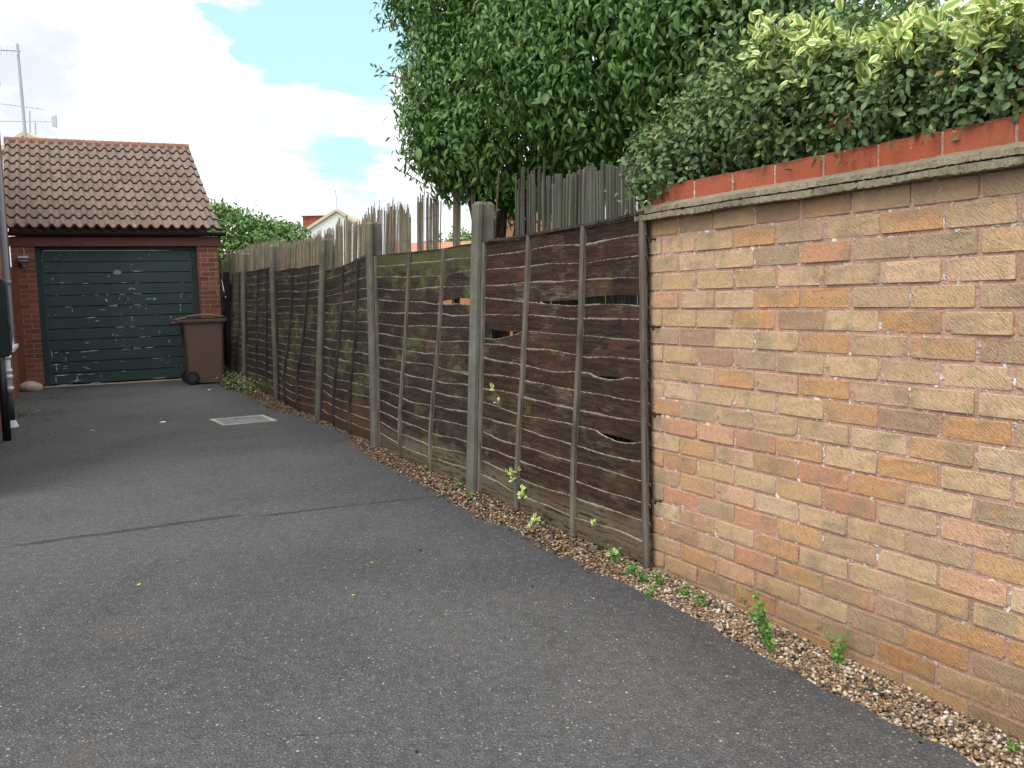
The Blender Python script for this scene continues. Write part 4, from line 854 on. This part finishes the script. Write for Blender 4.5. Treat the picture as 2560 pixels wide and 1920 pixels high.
hm = MB(); a = np.linspace(0, 2 * math.pi, 20, endpoint=False); hm.prism([(.22 + .062 * math.cos(t), 1.735 + .036 * math.sin(t)) for t in a], 1, .084, .0895); hm.build('badge', MAT['greypipe'], dob)
hm = MB(); hm.box(.298, .312, .070, .0895, 1.28, 1.36); hm.box(.288, .322, .083, .0893, 1.27, 1.375); hm.build('handle', MAT['hub'], dob, bevel=.003)
m = MB(); m.box(-.905, 1.405, -.02, .09, -.01, .012); m.build('threshold', MAT['sconcrete'], gar)
m = MB(); m.box(-1.30, 1.765, -.035, -.002, 2.135, 2.275); m.build('fascia', MAT['maroon'], gar)
m = MB(); m.box(1.766, 1.79, -.03, 4.9, 2.15, 2.30); m.build('barge_board', MAT['maroon'], gar)
m = MB(); a = np.linspace(math.pi, 2 * math.pi, 9); sec = [(-.09 + .058 * math.cos(t), 2.345 + .062 * math.sin(t)) for t in a] + [(-.09 + .050 * math.cos(t), 2.347 + .054 * math.sin(t)) for t in a[::-1]]
m.prism(sec, 0, -1.30, 1.86); m.prism([(-.09 + .058 * math.cos(t), 2.345 + .062 * math.sin(t)) for t in a], 0, 1.855, 1.862); m.build('gutter', MAT['black'], gar)
# painted timber board between pier and house
m = MB(); m.box(-1.26, -1.135, -.034, -.002, .02, 1.83); m.build('corner_board', MAT['brownpaint'], gar)
# tiled roof: eaves at y=-.17, ridge at y=2.46
rf2 = np.random.default_rng(77); ev0, ev1, ez = -.17, 2.46, 2.385; rz_ = 4.075
m = MB(); rows = 10; rolls = 20; per = 10
def edges(t): return (-1.30 + (-1.375 + 1.30) * t, 1.765 + (1.60 - 1.765) * t)
for i in range(rows):
    t0, t1 = i / rows - .0, (i + 1) / rows + .02; rnd_t = rf2.random(rolls // 1 + 1)
    V = []; A = []; E_ = []; us_ = np.linspace(0, 1, rolls * per + 1)
    for (t, lift, e_) in ((t0, -.012, 1.0), (t0, .026, .9), (t0 + .006, .030, 0), ((t0 + t1) / 2, .014, 0), (t1, .0, 0)):
        l, rr_ = edges(t); y = ev0 + (ev1 - ev0) * t; z = ez + (rz_ - ez) * t
        for u in us_:
            ph = (u * rolls) % 1; hgt = .048 * max(0.0, math.sin(math.pi * min(1, ph / .62))) ** 1.1 if ph < .62 else -.006 * math.sin(math.pi * (ph - .62) / .38)
            V.append((l + (rr_ - l) * u, y - lift * .5, z + lift + hgt)); A.append(rnd_t[int(u * rolls)]); E_.append(e_)
    k = len(us_); m.grid(np.array(V), 5, k, rnd=np.array(A), edge=np.array(E_))
m.build('roof_tiles', MAT['tile'], gar, smooth=False)
m = MB(); m.prism([(ev0 + .05, ez - .03), (ev1, rz_ - .03), (5.1, ez - .03)], 0, -1.22, 1.58); m.build('roof_core', MAT['garage_brick'], gar)
m = MB(); a = np.linspace(-.2, math.pi + .2, 9)
for i in range(7):
    x0, x1 = -1.385 + i * .4275, -1.385 + (i + 1) * .4275 - .006; sec = [(ev1 + .09 * math.cos(t), rz_ - .02 + .085 * math.sin(t)) for t in a]; m.prism(sec + [(ev1 - .06, rz_ - .06), (ev1 + .06, rz_ - .06)], 0, x0, x1)
m.build('ridge_tiles', MAT['ridge'], gar)
# rear slope
m = MB(); m.prism([(ev1 - .01, rz_ - .012), (ev1, rz_ + .02), (5.25, ez + .02), (5.25, ez - .012)], 0, -1.375, 1.60); m.build('rear_slope', MAT['tile'], gar)
def gpt(s, y, z): return np.array([*(GO + rot2(GY) @ np.array([s, y])), z])
# lamp on the left pier
lam = thing('wall_lamp', 'small grey wall lantern on the left brick pier of the garage', 'lamp', tuple(gpt(-1.055, -.005, 1.93)), GY)
m = MB(); m.loft([[(x * k, y * k - .075, z) for x, y in ((-1, -1), (1, -1), (1, 1), (-1, 1))] for k, z in ((.055, .06), (.075, .035), (.075, .022), (.055, .018))]); m.build('cap', MAT['lamp'], lam)
m = MB(); m.loft([[(x * k, y * k - .075, z) for x, y in ((-1, -1), (1, -1), (1, 1), (-1, 1))] for k, z in ((.048, .0175), (.050, -.03), (.03, -.075))]); m.build('lantern_glass', MAT['lampglass'], lam)
m = MB(); m.loft([[(x * k, y * k - .075, z) for x, y in ((-1, -1), (1, -1), (1, 1), (-1, 1))] for k, z in ((.066, -.004), (.066, -.018))]); m.tube([(0, -.075, -.075), (0, -.075, -.105)], [.03, .012], 8); m.box(-.03, .03, -.03, .004, -.06, .03); m.build('bracket', MAT['lamp'], lam)
m = MB(); m.tube([(0, -.004, .05), (.012, -.006, .12), (.004, -.006, .19)], .004, 6); m.build('cable', MAT['string'], lam)

# ------------------------------------------------------------------ house at the left edge
HO = np.array([-4.24, 7.435]) - .065 * np.array([.8957, .4446]); HD = np.array([-.4446, .8957]); HRZ = math.atan2(HD[1], HD[0])
hs = thing('house', 'red brick house along the left edge of the drive', 'house', (*HO, 0), HRZ)
wx0, wx1, wz0, wz1 = 4.3, 5.85, .72, 1.95
m = MB(); m.box(-2.0, wx0, 0, .25, -.05, 4.6); m.box(wx1, 6.98, 0, .25, -.05, 4.6); m.box(wx0, wx1, 0, .25, -.05, wz0); m.box(wx0, wx1, 0, .25, wz1, 4.6)
m.box(6.73, 6.98, .25, 6, -.05, 4.6); m.box(-2.0, -1.75, .25, 6, -.05, 4.6); m.build('wall', MAT['house_brick'], hs)
m = MB(); m.prism([(-.03, 4.601), (3.1, 6.8), (6.4, 4.601)], 0, -2.1, 6.99); m.build('roof', MAT['tile'], hs)
m = MB(); m.box(-2.1, 7.0, -.05, -.002, 4.46, 4.55); m.build('gutter', MAT['black'], hs)
wf = MB()
for a in ((wx0, wx0 + .07, wz0, wz1), (wx1 - .07, wx1, wz0, wz1), (wx0 + .07, wx1 - .07, wz0, wz0 + .07), (wx0 + .07, wx1 - .07, wz1 - .07, wz1), (5.0, 5.06, wz0 + .07, wz1 - .07)): wf.box(a[0], a[1], -.012, .06, a[2], a[3])
wfo = wf.build('window', MAT['white'], hs); m = MB(); m.box(wx0 + .071, wx1 - .071, .03, .04, wz0 + .071, wz1 - .071); m.build('pane', MAT['glass'], wfo)
m = MB(); m.box(wx0 - .05, wx1 + .07, -.06, -.0125, wz0 - .045, wz0 + .004); m.build('sill', MAT['white'], wfo, bevel=.006)
def hpt(s, y, z): return np.array([*(HO + HD * s + np.array([-HD[1], HD[0]]) * y), z])
dp = thing('drainpipe', 'tall pipe on the house wall, grey above, white collars, dark green foot', 'pipe', tuple(hpt(2.05, -.075, 0)), HRZ)
m = MB(); m.tube([(0, 0, .76), (0, -.02, .84), (0, -.055, .95), (0, -.055, 4.5)], .032, 12); m.tube([(0, -.055, 1.45), (0, -.055, 1.50)], .038, 12); m.build('upper_pipe', MAT['greypipe'], dp, smooth=True)
m = MB(); m.tube([(0, 0, .36), (0, 0, .80)], .034, 12)
for z in (.38, .50, .56, .70): m.tube([(0, 0, z), (0, 0, z + .035)], .045, 12)
m.build('white_collar', MAT['white'], dp, smooth=True)
m = MB(); m.tube([(0, 0, .02), (0, 0, .36)], .036, 12); m.build('lower_pipe', MAT['greenpipe'], dp, smooth=True)
m = MB(); m.tube([(0, 0, -.01), (.0, 0, .07)], [.07, .04], 10); m.build('foot', MAT['white'], dp)
mbx = thing('meter_box', 'dark green meter box fixed on the house wall at the left edge', 'meter box', tuple(hpt(.95, 0, 0)), HRZ)
m = MB(); m.box(0, .52, -.15, -.001, .77, 1.48); m.build('case', MAT['boxgreen'], mbx, bevel=.012); m = MB(); m.box(.03, .49, -.160, -.151, .81, 1.44); m.build('door', MAT['boxgreen'], mbx, bevel=.005); m = MB(); m.box(.06, .09, -.172, -.1605, 1.0, 1.06); m.build('latch', MAT['black'], mbx)
bp = thing('black_pipe', 'thick black pipe running from below the meter box into the drive', 'pipe', tuple(hpt(.96, -.078, 0)), HRZ)
m = MB(); m.tube([(0, 0, -.02), (0, 0, .4), (0, 0, .769)], .036, 12); m.build('conduit', MAT['black'], bp, smooth=True)
m = MB(); m.tube([(0, .036, .30), (.0, .074, .30), (.0, .078, .30)], .026, 8); m.build('elbow', MAT['greypipe'], bp)
tp = thing('outdoor_tap', 'small brass garden tap on the brown board beside the garage pier', 'tap', tuple(gpt(-1.30, -.02, .62)), GY)
m = MB(); m.tube([(0, 0, 0), (0, -.07, 0), (0, -.09, -.035)], [.014, .014, .011], 8); m.build('spout', flat('tap_metal', (.25, .22, .18), .4, .5, .2, 30, 0, .6), tp); m = MB(); m.tube([(-.035, -.05, .03), (.035, -.05, .03)], .008, 6); m.tube([(0, -.05, 0), (0, -.05, .03)], .006, 6); m.build('handle', MAT['black'], tp)
cb = MB(); cb.tube([hpt(3.3, -.03, .42), hpt(3.5, -.04, .20), hpt(3.4, -.05, .10), hpt(2.9, -.06, .05), hpt(2.5, -.07, .16), hpt(2.2, -.05, .02)], .006, 6); tag(cb.build('white_cable', MAT['string']), 'white cable trailing down the foot of the house wall', 'cable')
# pale boulder in the corner
rk = IV2 * np.array([.21, .15, .10]); rk = rk * (1 + .12 * np.sin(rk @ np.array([[19, 7, 11]]).T + 1) + .08 * np.sin(rk @ np.array([[-23, 31, 17]]).T)); c = G(63, 846) + np.array([-.02, .1, .05])
ro = mesh_np('boulder', rk, [IF2], MAT['rock'], None, None, True); ro.location = tuple(c); tag(ro, 'pale rounded stone on the drive in the corner by the garage pier', 'stone')
sm = ro.modifiers.new('sub', 'SUBSURF'); sm.levels = sm.render_levels = 1
# dark timber gate between garage and fence, and the cord tied to it
gt = thing('timber_gate', 'dark timber gate in the gap between garage and fence, behind the bin', 'gate', tuple(gpt(1.765, -.35, 0)), GY)
m = MB(); m.box(0, .085, -.04, .05, -.03, 1.70); m.build('gate_post', MAT['darktimber'], gt); m = MB()
for i in range(2): m.box(.09 + i * .115, .20 + i * .115, -.01, .015, .05, 1.52 + .02 * i)
m.build('gate_boards', MAT['darktimber'], gt)
sg = MB(); e0, e1 = gpt(1.77, -.42, 1.30), np.array([*fence_pt(12.45, .0), 1.60]); sg.tube([e0, (e0 * .6 + e1 * .4) + np.array([0, 0, -.01]), e1], .006, 6); tag(sg.build('tie_cord', MAT['string']), 'pale cord tied from the dark gate post to the end fence panel', 'cord')

# ------------------------------------------------------------------ wheelie bin
BA = math.radians(26); BO = G(404, 833); bn = thing('wheelie_bin', 'brown wheelie bin with closed lid standing before the garage door', 'bin', tuple(BO), BA)
def rrect(x0, x1, y0, y1, z, r=.05, k=4):
    out = []
    for (cx, cy, a0) in ((x1 - r, y1 - r, 0), (x0 + r, y1 - r, 90), (x0 + r, y0 + r, 180), (x1 - r, y0 + r, 270)):
        for t in np.linspace(0, 90, k): a = math.radians(a0 + t); out.append((cx + r * math.cos(a), cy + r * math.sin(a), z))
    return out
m = MB(); m.loft([rrect(.07, .545, .06, .50, .02), rrect(.055, .555, .055, .505, .10), rrect(.010, .575, .03, .54, .80), rrect(.0, .59, .025, .545, .90), rrect(-.025, .605, .01, .56, .925), rrect(-.025, .608, .01, .56, .965)]); m.build('body', MAT['binbrown'], bn, smooth=False, bevel=.004)
m = MB(); nxl, nyl = 24, 10; V = []
for i in range(nxl):
    for j_ in range(nyl):
        u, v = i / (nxl - 1), j_ / (nyl - 1); x = -.10 + .735 * u; y = -.005 + .58 * v; dome = .062 * math.sin(math.pi * min(1, max(0, (u * .92 + .04)))) ** .8 * (0.75 + .25 * math.sin(math.pi * v))
        V.append((x, y, .975 + dome))
m.grid(np.array(V), nxl, nyl); m.loft([rrect(-.10, .635, -.006, .576, .945, .04), rrect(-.102, .637, -.008, .578, .985, .04)]); lid = m.build('lid', MAT['binbrown'], bn, smooth=False)
q = MB(); q.tube([(x, .02, .975 + .058 * math.sin(math.pi * ((x + .10) / .735 * .92 + .04)) ** .8 + .008) for x in np.linspace(.05, .6, 12)], .014, 8); q.build('lid_rib', MAT['binbrown'], lid, smooth=True)
q = MB(); q.tube([(-.09, .10, .94), (-.12, .10, .93), (-.12, .48, .93), (-.09, .48, .94)], .017, 8); q.build('handle', MAT['binbrown'], bn, smooth=True)
for yy in (.005, .515):
    wv = MB(); wv.tube([(.085, yy, .105), (.085, yy + .012, .105), (.085, yy + .04, .105), (.085, yy + .05, .105)], [.092, .104, .104, .092], 24); wo_ = wv.build('wheel', MAT['tyre'], bn)
    wv = MB(); wv.tube([(.085, yy - .004, .105), (.085, yy + .055, .105)], [.055, .055], 18); wv.tube([(.085, yy - .008, .105), (.085, yy - .003, .105)], .02, 10); wv.build('hub', MAT['hub'], wo_)
# ------------------------------------------------------------------ manhole cover set in the drive
mc = [G(*z7(*p)) for p in ((75, 1490), (190, 1540), (640, 1500), (520, 1452))]; ic = [G(*z7(*p)) for p in ((128, 1491), (196, 1533), (585, 1504), (505, 1459))]
c0 = np.mean(mc, 0); mh = thing('manhole_cover', 'worn metal inspection cover in a pale concrete surround in the drive', 'manhole cover', tuple(c0))
m = MB(); m.prism([(p - c0)[:2] for p in mc], 2, -.02, .006)
m.build('surround', MAT['sconcrete'], mh); m = MB(); m.prism([(p - c0)[:2] for p in ic], 2, .006, .011); pl0 = m.build('cover_plate', MAT['steel'], mh)
u = ic[2] - ic[1]; v = ic[0] - ic[1]; m = MB()
for i in range(12):
    for j_ in range(4):
        a = ic[1] + u * (.05 + .9 * (i + .5) / 12) + v * (.08 + .84 * (j_ + .5) / 4) - c0; du, dv_ = u / np.linalg.norm(u) * .016, v / np.linalg.norm(v) * .02
        m.prism([(a - du)[:2], (a + dv_ * .4)[:2], (a + du)[:2], (a - dv_ * .4)[:2]], 2, .011, .014)
m.build('tread', MAT['steel'], pl0); m = MB(); a = ic[1] + u * .42 + v * .75 - c0; m.tube([(a[0], a[1], .011), (a[0], a[1], .0135)], .02, 10); m.build('key_hole', MAT['black'], pl0)

# ------------------------------------------------------------------ beyond: houses and aerials
# white gable house with a red tile-hung dormer
Y = 45.0; apx = P(728, 457, Y); ctr = np.array([apx[0], Y, 0]); hz = lambda x, y: (P(x, y, Y)[0] - ctr[0], P(x, y, Y)[2])
wh = thing('gable_house', 'white rendered gable house with a red tile hung dormer, far behind the reeds', 'house', tuple(ctr))
A_, Rr, Ll = hz(728, 457), hz(772, 487), hz(632, 520); m = MB(); m.prism([(Ll[0], -.05), (Rr[0], -.05), Rr, A_, Ll], 1, 0, 6.0); m.build('wall', MAT['render'], wh)
m = MB()
for a, b in ((A_, Ll), (A_, Rr)):
    d = np.array(b) - np.array(a); nn = np.array([-d[1], d[0]]); nn = nn / np.linalg.norm(nn); nn = nn if nn[1] > 0 else -nn; a2, b2 = np.array(a), np.array(b) + d * .04
    m.prism([tuple(a2 + nn * .012), tuple(b2 + nn * .012), tuple(b2 + nn * .14), tuple(a2 + nn * .14)], 1, -.15, 6.1)
m.build('roof', MAT['verge'], wh)
q0, q1 = hz(651, 466), hz(716, 466); q2 = hz(651, 512)
m = MB(); m.box(q0[0], q1[0] + .3, .25, 5.5, q2[1] - .5, q0[1]); dm = m.build('dormer', MAT['redtile'], wh)
m = MB(); m.box(q0[0] - .12, q1[0] + .35, .1, 5.6, q0[1] + .002, q0[1] + .13); m.build('dormer_fascia', MAT['white'], dm)
# orange bungalow roofs
for lab, (xa, xb, yt, yb), Y in (('far bungalow with an orange tiled roof seen between the reed clumps', (850, 1062, 516, 545), 38.0),):
    a, b = P(xa, yt, Y), P(xb, yt, Y); ctr = np.array([(a[0] + b[0]) / 2, Y, 0]); hw = (b[0] - a[0]) / 2; o = thing('bungalow', lab, 'house', tuple(ctr)); zt = a[2]; zb = P(xa, yb + 25, Y)[2]
    m = MB(); m.box(-hw, hw, 0, 6, -.05, zb); m.build('wall', MAT['far_brick'], o); m = MB(); m.prism([(-.4, zb + .002), (3, zt), (6.4, zb + .002)], 0, -hw - .3, hw + .3); m.build('roof', MAT['orangetile'], o)
# orange brick house glimpsed under the tree
Y = 17.0; a, b = P(1080, 500, Y), P(1230, 500, Y); ctr = np.array([a[0], Y, 0]); bh_ = thing('brick_house', 'orange brick house glimpsed below the tree between dark reeds', 'house', tuple(ctr)); wd_ = b[0] - a[0]
e0 = P(1080, 470, Y)[2]; m = MB(); m.prism([(0, -.05), (wd_, -.05), (wd_, e0 + wd_ * 1.0), (0, e0)], 1, 0, 5); m.build('wall', MAT['far_brick'], bh_); m = MB(); m.prism([(-.15, e0 - .10), (wd_, e0 + wd_ + .05), (wd_, e0 + wd_ + .2), (-.15, e0 + .05)], 1, -.15, 5.1); m.build('roof', MAT['tile'], bh_)
# house behind the garage with its gable tip just showing
Y = 24.0; ap = P(60, 290, Y); ctr = np.array([ap[0], Y, 0]); nh = thing('neighbour_house', 'house whose tiled gable tip just shows above the garage ridge', 'house', tuple(ctr))
m = MB(); m.prism([(-3.2, -.05), (3.2, -.05), (3.2, ap[2] - 2.0), (0, ap[2] - .06), (-3.2, ap[2] - 2.0)], 1, 0, 5); m.build('wall', MAT['render'], nh); m = MB()
for sg_ in (-1, 1): m.prism([(0, ap[2] - .055), (sg_ * 3.5, ap[2] - 2.20), (sg_ * 3.5, ap[2] - 2.08), (0, ap[2] + .06)], 1, -.2, 5.2)
m.build('roof', MAT['verge'], nh)
def aerial(label, base, top, boom0, boom1, Y, r, els, el_len, tilt=(0, 0), plate=False):
    b, t = P(*base, Y), P(*top, Y); o = thing('tv_aerial', label, 'aerial', tuple(b), 0, 'television aerials on the roofs'); m = MB(); m.tube([(0, 0, -.3), t - b], [r, r * .8], 8); m.build('mast', MAT['alu'], o)
    p0, p1 = P(*boom0, Y) - b, P(*boom1, Y) - b; m = MB(); m.tube([p0, p1], r * .45, 6); d = p1 - p0; side = np.array([tilt[0], .6, tilt[1]]); side = side / np.linalg.norm(side)
    m.build('boom', MAT['alu'], o); m = MB()
    for k in np.linspace(.02, .93, els): c = p0 + d * k; m.tube([c - side * el_len, c + side * el_len], r * .25, 5)
    if plate:
        c = p1; m.tube([c, c + np.array([.08, 0, .10])], r * .3, 5); m.prism([(c[0], c[2] - .14), (c[0] + .14, c[2] - .18), (c[0] + .14, c[2] + .18), (c[0], c[2] + .14)], 1, c[1] - .015, c[1] + .015)
    m.build('elements', MAT['alu'], o); return o
aerial('tall thick aerial mast leaning above the left end of the garage ridge', (56, 305), (37, 95), (-60, 104), (44, 110), 23.5, .045, 9, .14, (-.25, 1.4))
aerial('thin aerial with a level rod, middle one above the garage ridge', (64, 305), (64, 240), (-50, 217), (93, 236), 26.0, .025, 12, .10)
aerial('short aerial with a mesh plate at its end, right of the tall mast', (77, 305), (76, 266), (-50, 261), (112, 263), 26.6, .025, 14, .10, (0, 0), True)
aerial('slim aerial standing behind the green laurel hedge', (514, 470), (511, 425), (486, 419), (511, 424), 40.0, .022, 7, .22, (.3, .5))
aerial('slim aerial on the apex of the white gable house', (729, 458), (725, 411), (704, 411), (725, 413), 46.5, .028, 5, .18, (.2, .3))
aerial('aerial rod just right of the garage roof, mast hidden behind the tiles', (452, 470), (451, 427), (440, 424), (471, 425), 41.0, .02, 6, .1)

# ------------------------------------------------------------------ weeds, sprigs, scraps
def weed(name, label, base, h, stems, leaf, mat, seed, spread=.3, cat='weed', group='weeds along the gravel', lean=(0, 0), per=9, wd=.55):
    r = np.random.default_rng(seed); o = thing(name, label, cat, tuple(base), 0, group); m = MB(); lp, ld = [], []
    for i in range(stems):
        d = np.array([r.normal(0, spread) + lean[0], r.normal(0, spread) + lean[1], 1.0]); d /= np.linalg.norm(d); L = h * r.uniform(.55, 1.05); st_ = np.array([r.normal(0, .006), r.normal(0, .006), -.005])
        m.tube([st_, st_ + d * L * .5, st_ + d * L + np.array([0, 0, -.08 * L])], [.0016, .0013, .0007], 4)
        for t in np.linspace(.15, 1, per): lp.append(st_ + d * L * t); ld.append(unit(rand_dirs(1, r)[0] + d * .3))
    m.build('stems', MAT['leaf_weed'] if mat != 'leaf_varieg' else MAT['twig'], o); lp, ld = np.array(lp), np.array(ld)
    scatter_leaves('leaves', lp, ld, unit(rand_dirs(len(lp), r) * .6 + np.array([-.3, -.4, .8])), leaf * r.uniform(.6, 1.2, len(lp)), leaf_template(1, wd, .15, .12), MAT[mat], o); return o
def gw(x, y): return Gd(x, y)
weed('tall_weed', 'tallest feathery green weed leaning against the yellow wall', gw(1668, 1408), .23, 7, .020, 'leaf_weed', 1, .10, lean=(-.33, .28), per=26)
weed('round_leaf_weed', 'bright round leaved weed at the foot of the yellow wall, right of the tallest weed', gw(1812, 1432), .105, 7, .018, 'leaf_weed', 2, .26, per=8, wd=.85)
weed('tiny_weed', 'tiny weed at the bottom right foot of the yellow wall', gw(2181, 1615), .03, 4, .010, 'leaf_weed', 3)
for i, (x, y, h, lab) in enumerate(((1517, 1305, .06, 'small weed at the wall foot halfway between fence end and tallest weed'), (1478, 1285, .04, 'little weed just right of the fence end, against the wall foot'), (1425, 1262, .085, 'leafy weed right at the corner of fence and yellow wall'), (1390, 1255, .08, 'weed under the last board left of the fence corner'), (1362, 1240, .07, 'low weed in gravel, second left of the fence corner'), (1332, 1215, .09, 'feathery weed under the bottom board near the wall end'), (1405, 1285, .05, 'weed spreading on the gravel in front of the fence corner'))):
    weed('small_weed', lab, gw(x, y), h, 6, .016, 'leaf_weed', 10 + i, .32, per=7)
for i, (x, y, h, lab) in enumerate(((990, 1050, .06, 'green weed in gravel left of the tall fence post'), (1016, 1075, .045, 'green weed at the foot of the tall fence post'), (918, 1015, .035, 'tiny weed under the mossy panel'), (1455, 1200, .03, 'x'))[:3]):
    weed('small_weed', lab, gw(x, y), h, 6, .016, 'leaf_weed', 30 + i, .35, per=6)
def fpt(x, y, out=.03):
    r = ray(x, y); Q = FA + FN * out; t = (Q @ FN) / (r[:2] @ FN); return EYE + r * t
for i, (x, y, n_, lab) in enumerate(((1072, 862, 2, 'cream edged sprig poking through the fence beside the tall post'), (1125, 1070, 4, 'cream edged sprig at the bottom of the slanting batten'), (1112, 1030, 3, 'cream edged sprig climbing just above another one beside the batten'), (1290, 1132, 1, 'single pale sprig on the lowest boards near the wall'), (1152, 1118, 4, 'cream edged plant on the gravel below the fence batten'), (1318, 1185, 1, 'pale sprig at the bottom board left of the feathery weed'))):
    c = fpt(x, y, .045 if i != 4 else .12); o = thing('variegated_sprig', lab, 'sprig', tuple(c), 0, 'cream edged sprigs on the fence'); r_ = np.random.default_rng(80 + i)
    cents = c + r_.normal(0, .018, (n_, 3)) * np.array([.6, .6, 1.3]); rosette_leaves(cents, 6, .030, r_, leaf_template(1, .55, .15, .12), MAT['leaf_varieg'], 'leaves', o, c, updir=(-.7, -.6, .5))
    m = MB(); bk = np.array([*(-FN * .06), .0]); [m.tube([bk, (q_ - c)], [.002, .0015], 4) for q_ in cents]; m.build('stem', MAT['twig'], o)
# ivy patch creeping at the foot of the far panels
iv = thing('ivy_patch', 'pale ivy creeping over the drive edge at the foot of the far fence panels', 'ivy', tuple(G(530, 845)))
ri = np.random.default_rng(91); c = G(530, 845); cen = np.concatenate([[np.array([*fence_pt(s + ri.normal(0, .12), abs(ri.normal(.1, .12))), abs(ri.normal(.03, .04))]) for _ in range(n_)] for s, n_ in ((12.6, 25), (12.2, 35), (11.7, 45), (11.2, 55), (10.7, 55), (10.3, 60), (9.9, 50), (9.4, 25))])
a_ = np.repeat(cen, 5, 0) + ri.normal(0, .03, (len(cen) * 5, 3)); a_[:, 2] = np.abs(a_[:, 2]) + .01
scatter_leaves('leaves', a_ - c, rand_dirs(len(a_), ri) + np.array([0, 0, -.3]), unit(rand_dirs(len(a_), ri) * .6 + np.array([-.2, -.4, 1])), ri.uniform(.022, .045, len(a_)), leaf_template(1, .8, .15, .1), MAT['leaf_ivy'], iv)
m = MB(); [m.tube([cen[i] - c, cen[i + 1] - c], .003, 4) for i in range(0, 150, 3) if np.linalg.norm(cen[i] - cen[i + 1]) < .4]; m.build('stems', MAT['twig'], iv)
# weed tuft by the house pipe
weed('small_weed', 'weed tuft against the house wall beyond the white footed pipe', hpt(3.0, -.12, 0), .10, 8, .03, 'leaf_ivy', 55, .5, per=6)
# scraps on the drive
def scrap(name, label, cat, x, y, w_, l_, mat, seed, thick=.003, group=None):
    if name == 'fallen_leaf': w_, l_ = w_ * .75, l_ * .75
    r = np.random.default_rng(seed); c = G(x, y); k = 9; a = np.linspace(0, 2 * math.pi, k, endpoint=False); rad = r.uniform(.65, 1.1, k); m = MB(); m.prism([(w_ * math.cos(t) * q, l_ * math.sin(t) * q) for t, q in zip(a, rad)], 2, 0, thick)
    o = m.build(name, mat); o.location = (c[0], c[1], .0015); o.rotation_euler = (r.normal(0, .05), r.normal(0, .05), r.uniform(0, 3)); return tag(o, label, cat, group)
scrap('paper_scrap', 'white scrap of paper on the drive left of the manhole cover', 'paper scrap', 352, 912, .05, .03, MAT['paper'], 1)
scrap('paper_scrap', 'small white scrap on the left of the drive near the house pipe', 'paper scrap', 200, 930, .025, .015, MAT['paper'], 2)
scrap('paper_scrap', 'thin pale scrap lying before the bin', 'paper scrap', 452, 842, .06, .015, MAT['paper'], 3)
scrap('fallen_leaf', 'orange fallen leaf in the middle of the near drive', 'leaf', 300, 1264, .016, .010, MAT['yleaf'], 4)
scrap('fallen_leaf', 'yellow fallen leaf on the near drive, lowest of the yellow ones', 'leaf', 763, 1287, .014, .006, MAT['yleaf'], 5)
scrap('fallen_leaf', 'small yellow fallen leaf right of the tarry seam', 'leaf', 803, 1216, .010, .005, MAT['yleaf'], 6)
scrap('fallen_leaf', 'yellow leaf stuck at the front edge of the gravel beside the wall', 'leaf', 2020, 1602, .010, .006, MAT['yleaf'], 7)
scrap('fallen_leaf', 'pale leaf curled on the drive by the black pipe', 'leaf', 45, 930, .05, .02, MAT['sconcrete'], 9)
scrap('fallen_leaf', 'pale dead leaf on the drive below the boulder', 'leaf', 80, 888, .06, .02, MAT['sconcrete'], 10)
def stone(label, x, y, r_, mat, seed, name='loose_stone'):
    r_ = r_ * .62
    r = np.random.default_rng(seed); v = IV2 * np.array([1, .8, .6]) * r_ * (1 + .12 * np.sin(IV2 @ r.normal(0, 2, (3, 1)) + 1)); o = mesh_np(name, v, [IF2], mat, None, None, True); c = Gd(x, y) if 'gravel' in label else G(x, y); o.location = (c[0], c[1], c[2] + r_ * .45); return tag(o, label, 'stone')
stone('black stone on the drive below the tall post', 908, 1190, .011, MAT['blackpeb'], 1)
stone('black stone on the drive well right of the others, before the yellow wall', 1150, 1268, .010, MAT['blackpeb'], 2)
stone('black stone on the seam in the middle of the drive', 598, 1113, .012, MAT['blackpeb'], 3)
stone('black crumb near the bottom edge of the drive', 900, 1625, .008, MAT['blackpeb'], 4)
stone('dark stone beside the yellow leaf near the bottom right', 1988, 1605, .009, MAT['blackpeb'], 5)
stone('large dark flint on the gravel at the wall foot', 1905, 1502, .012, MAT['blackpeb'], 6)
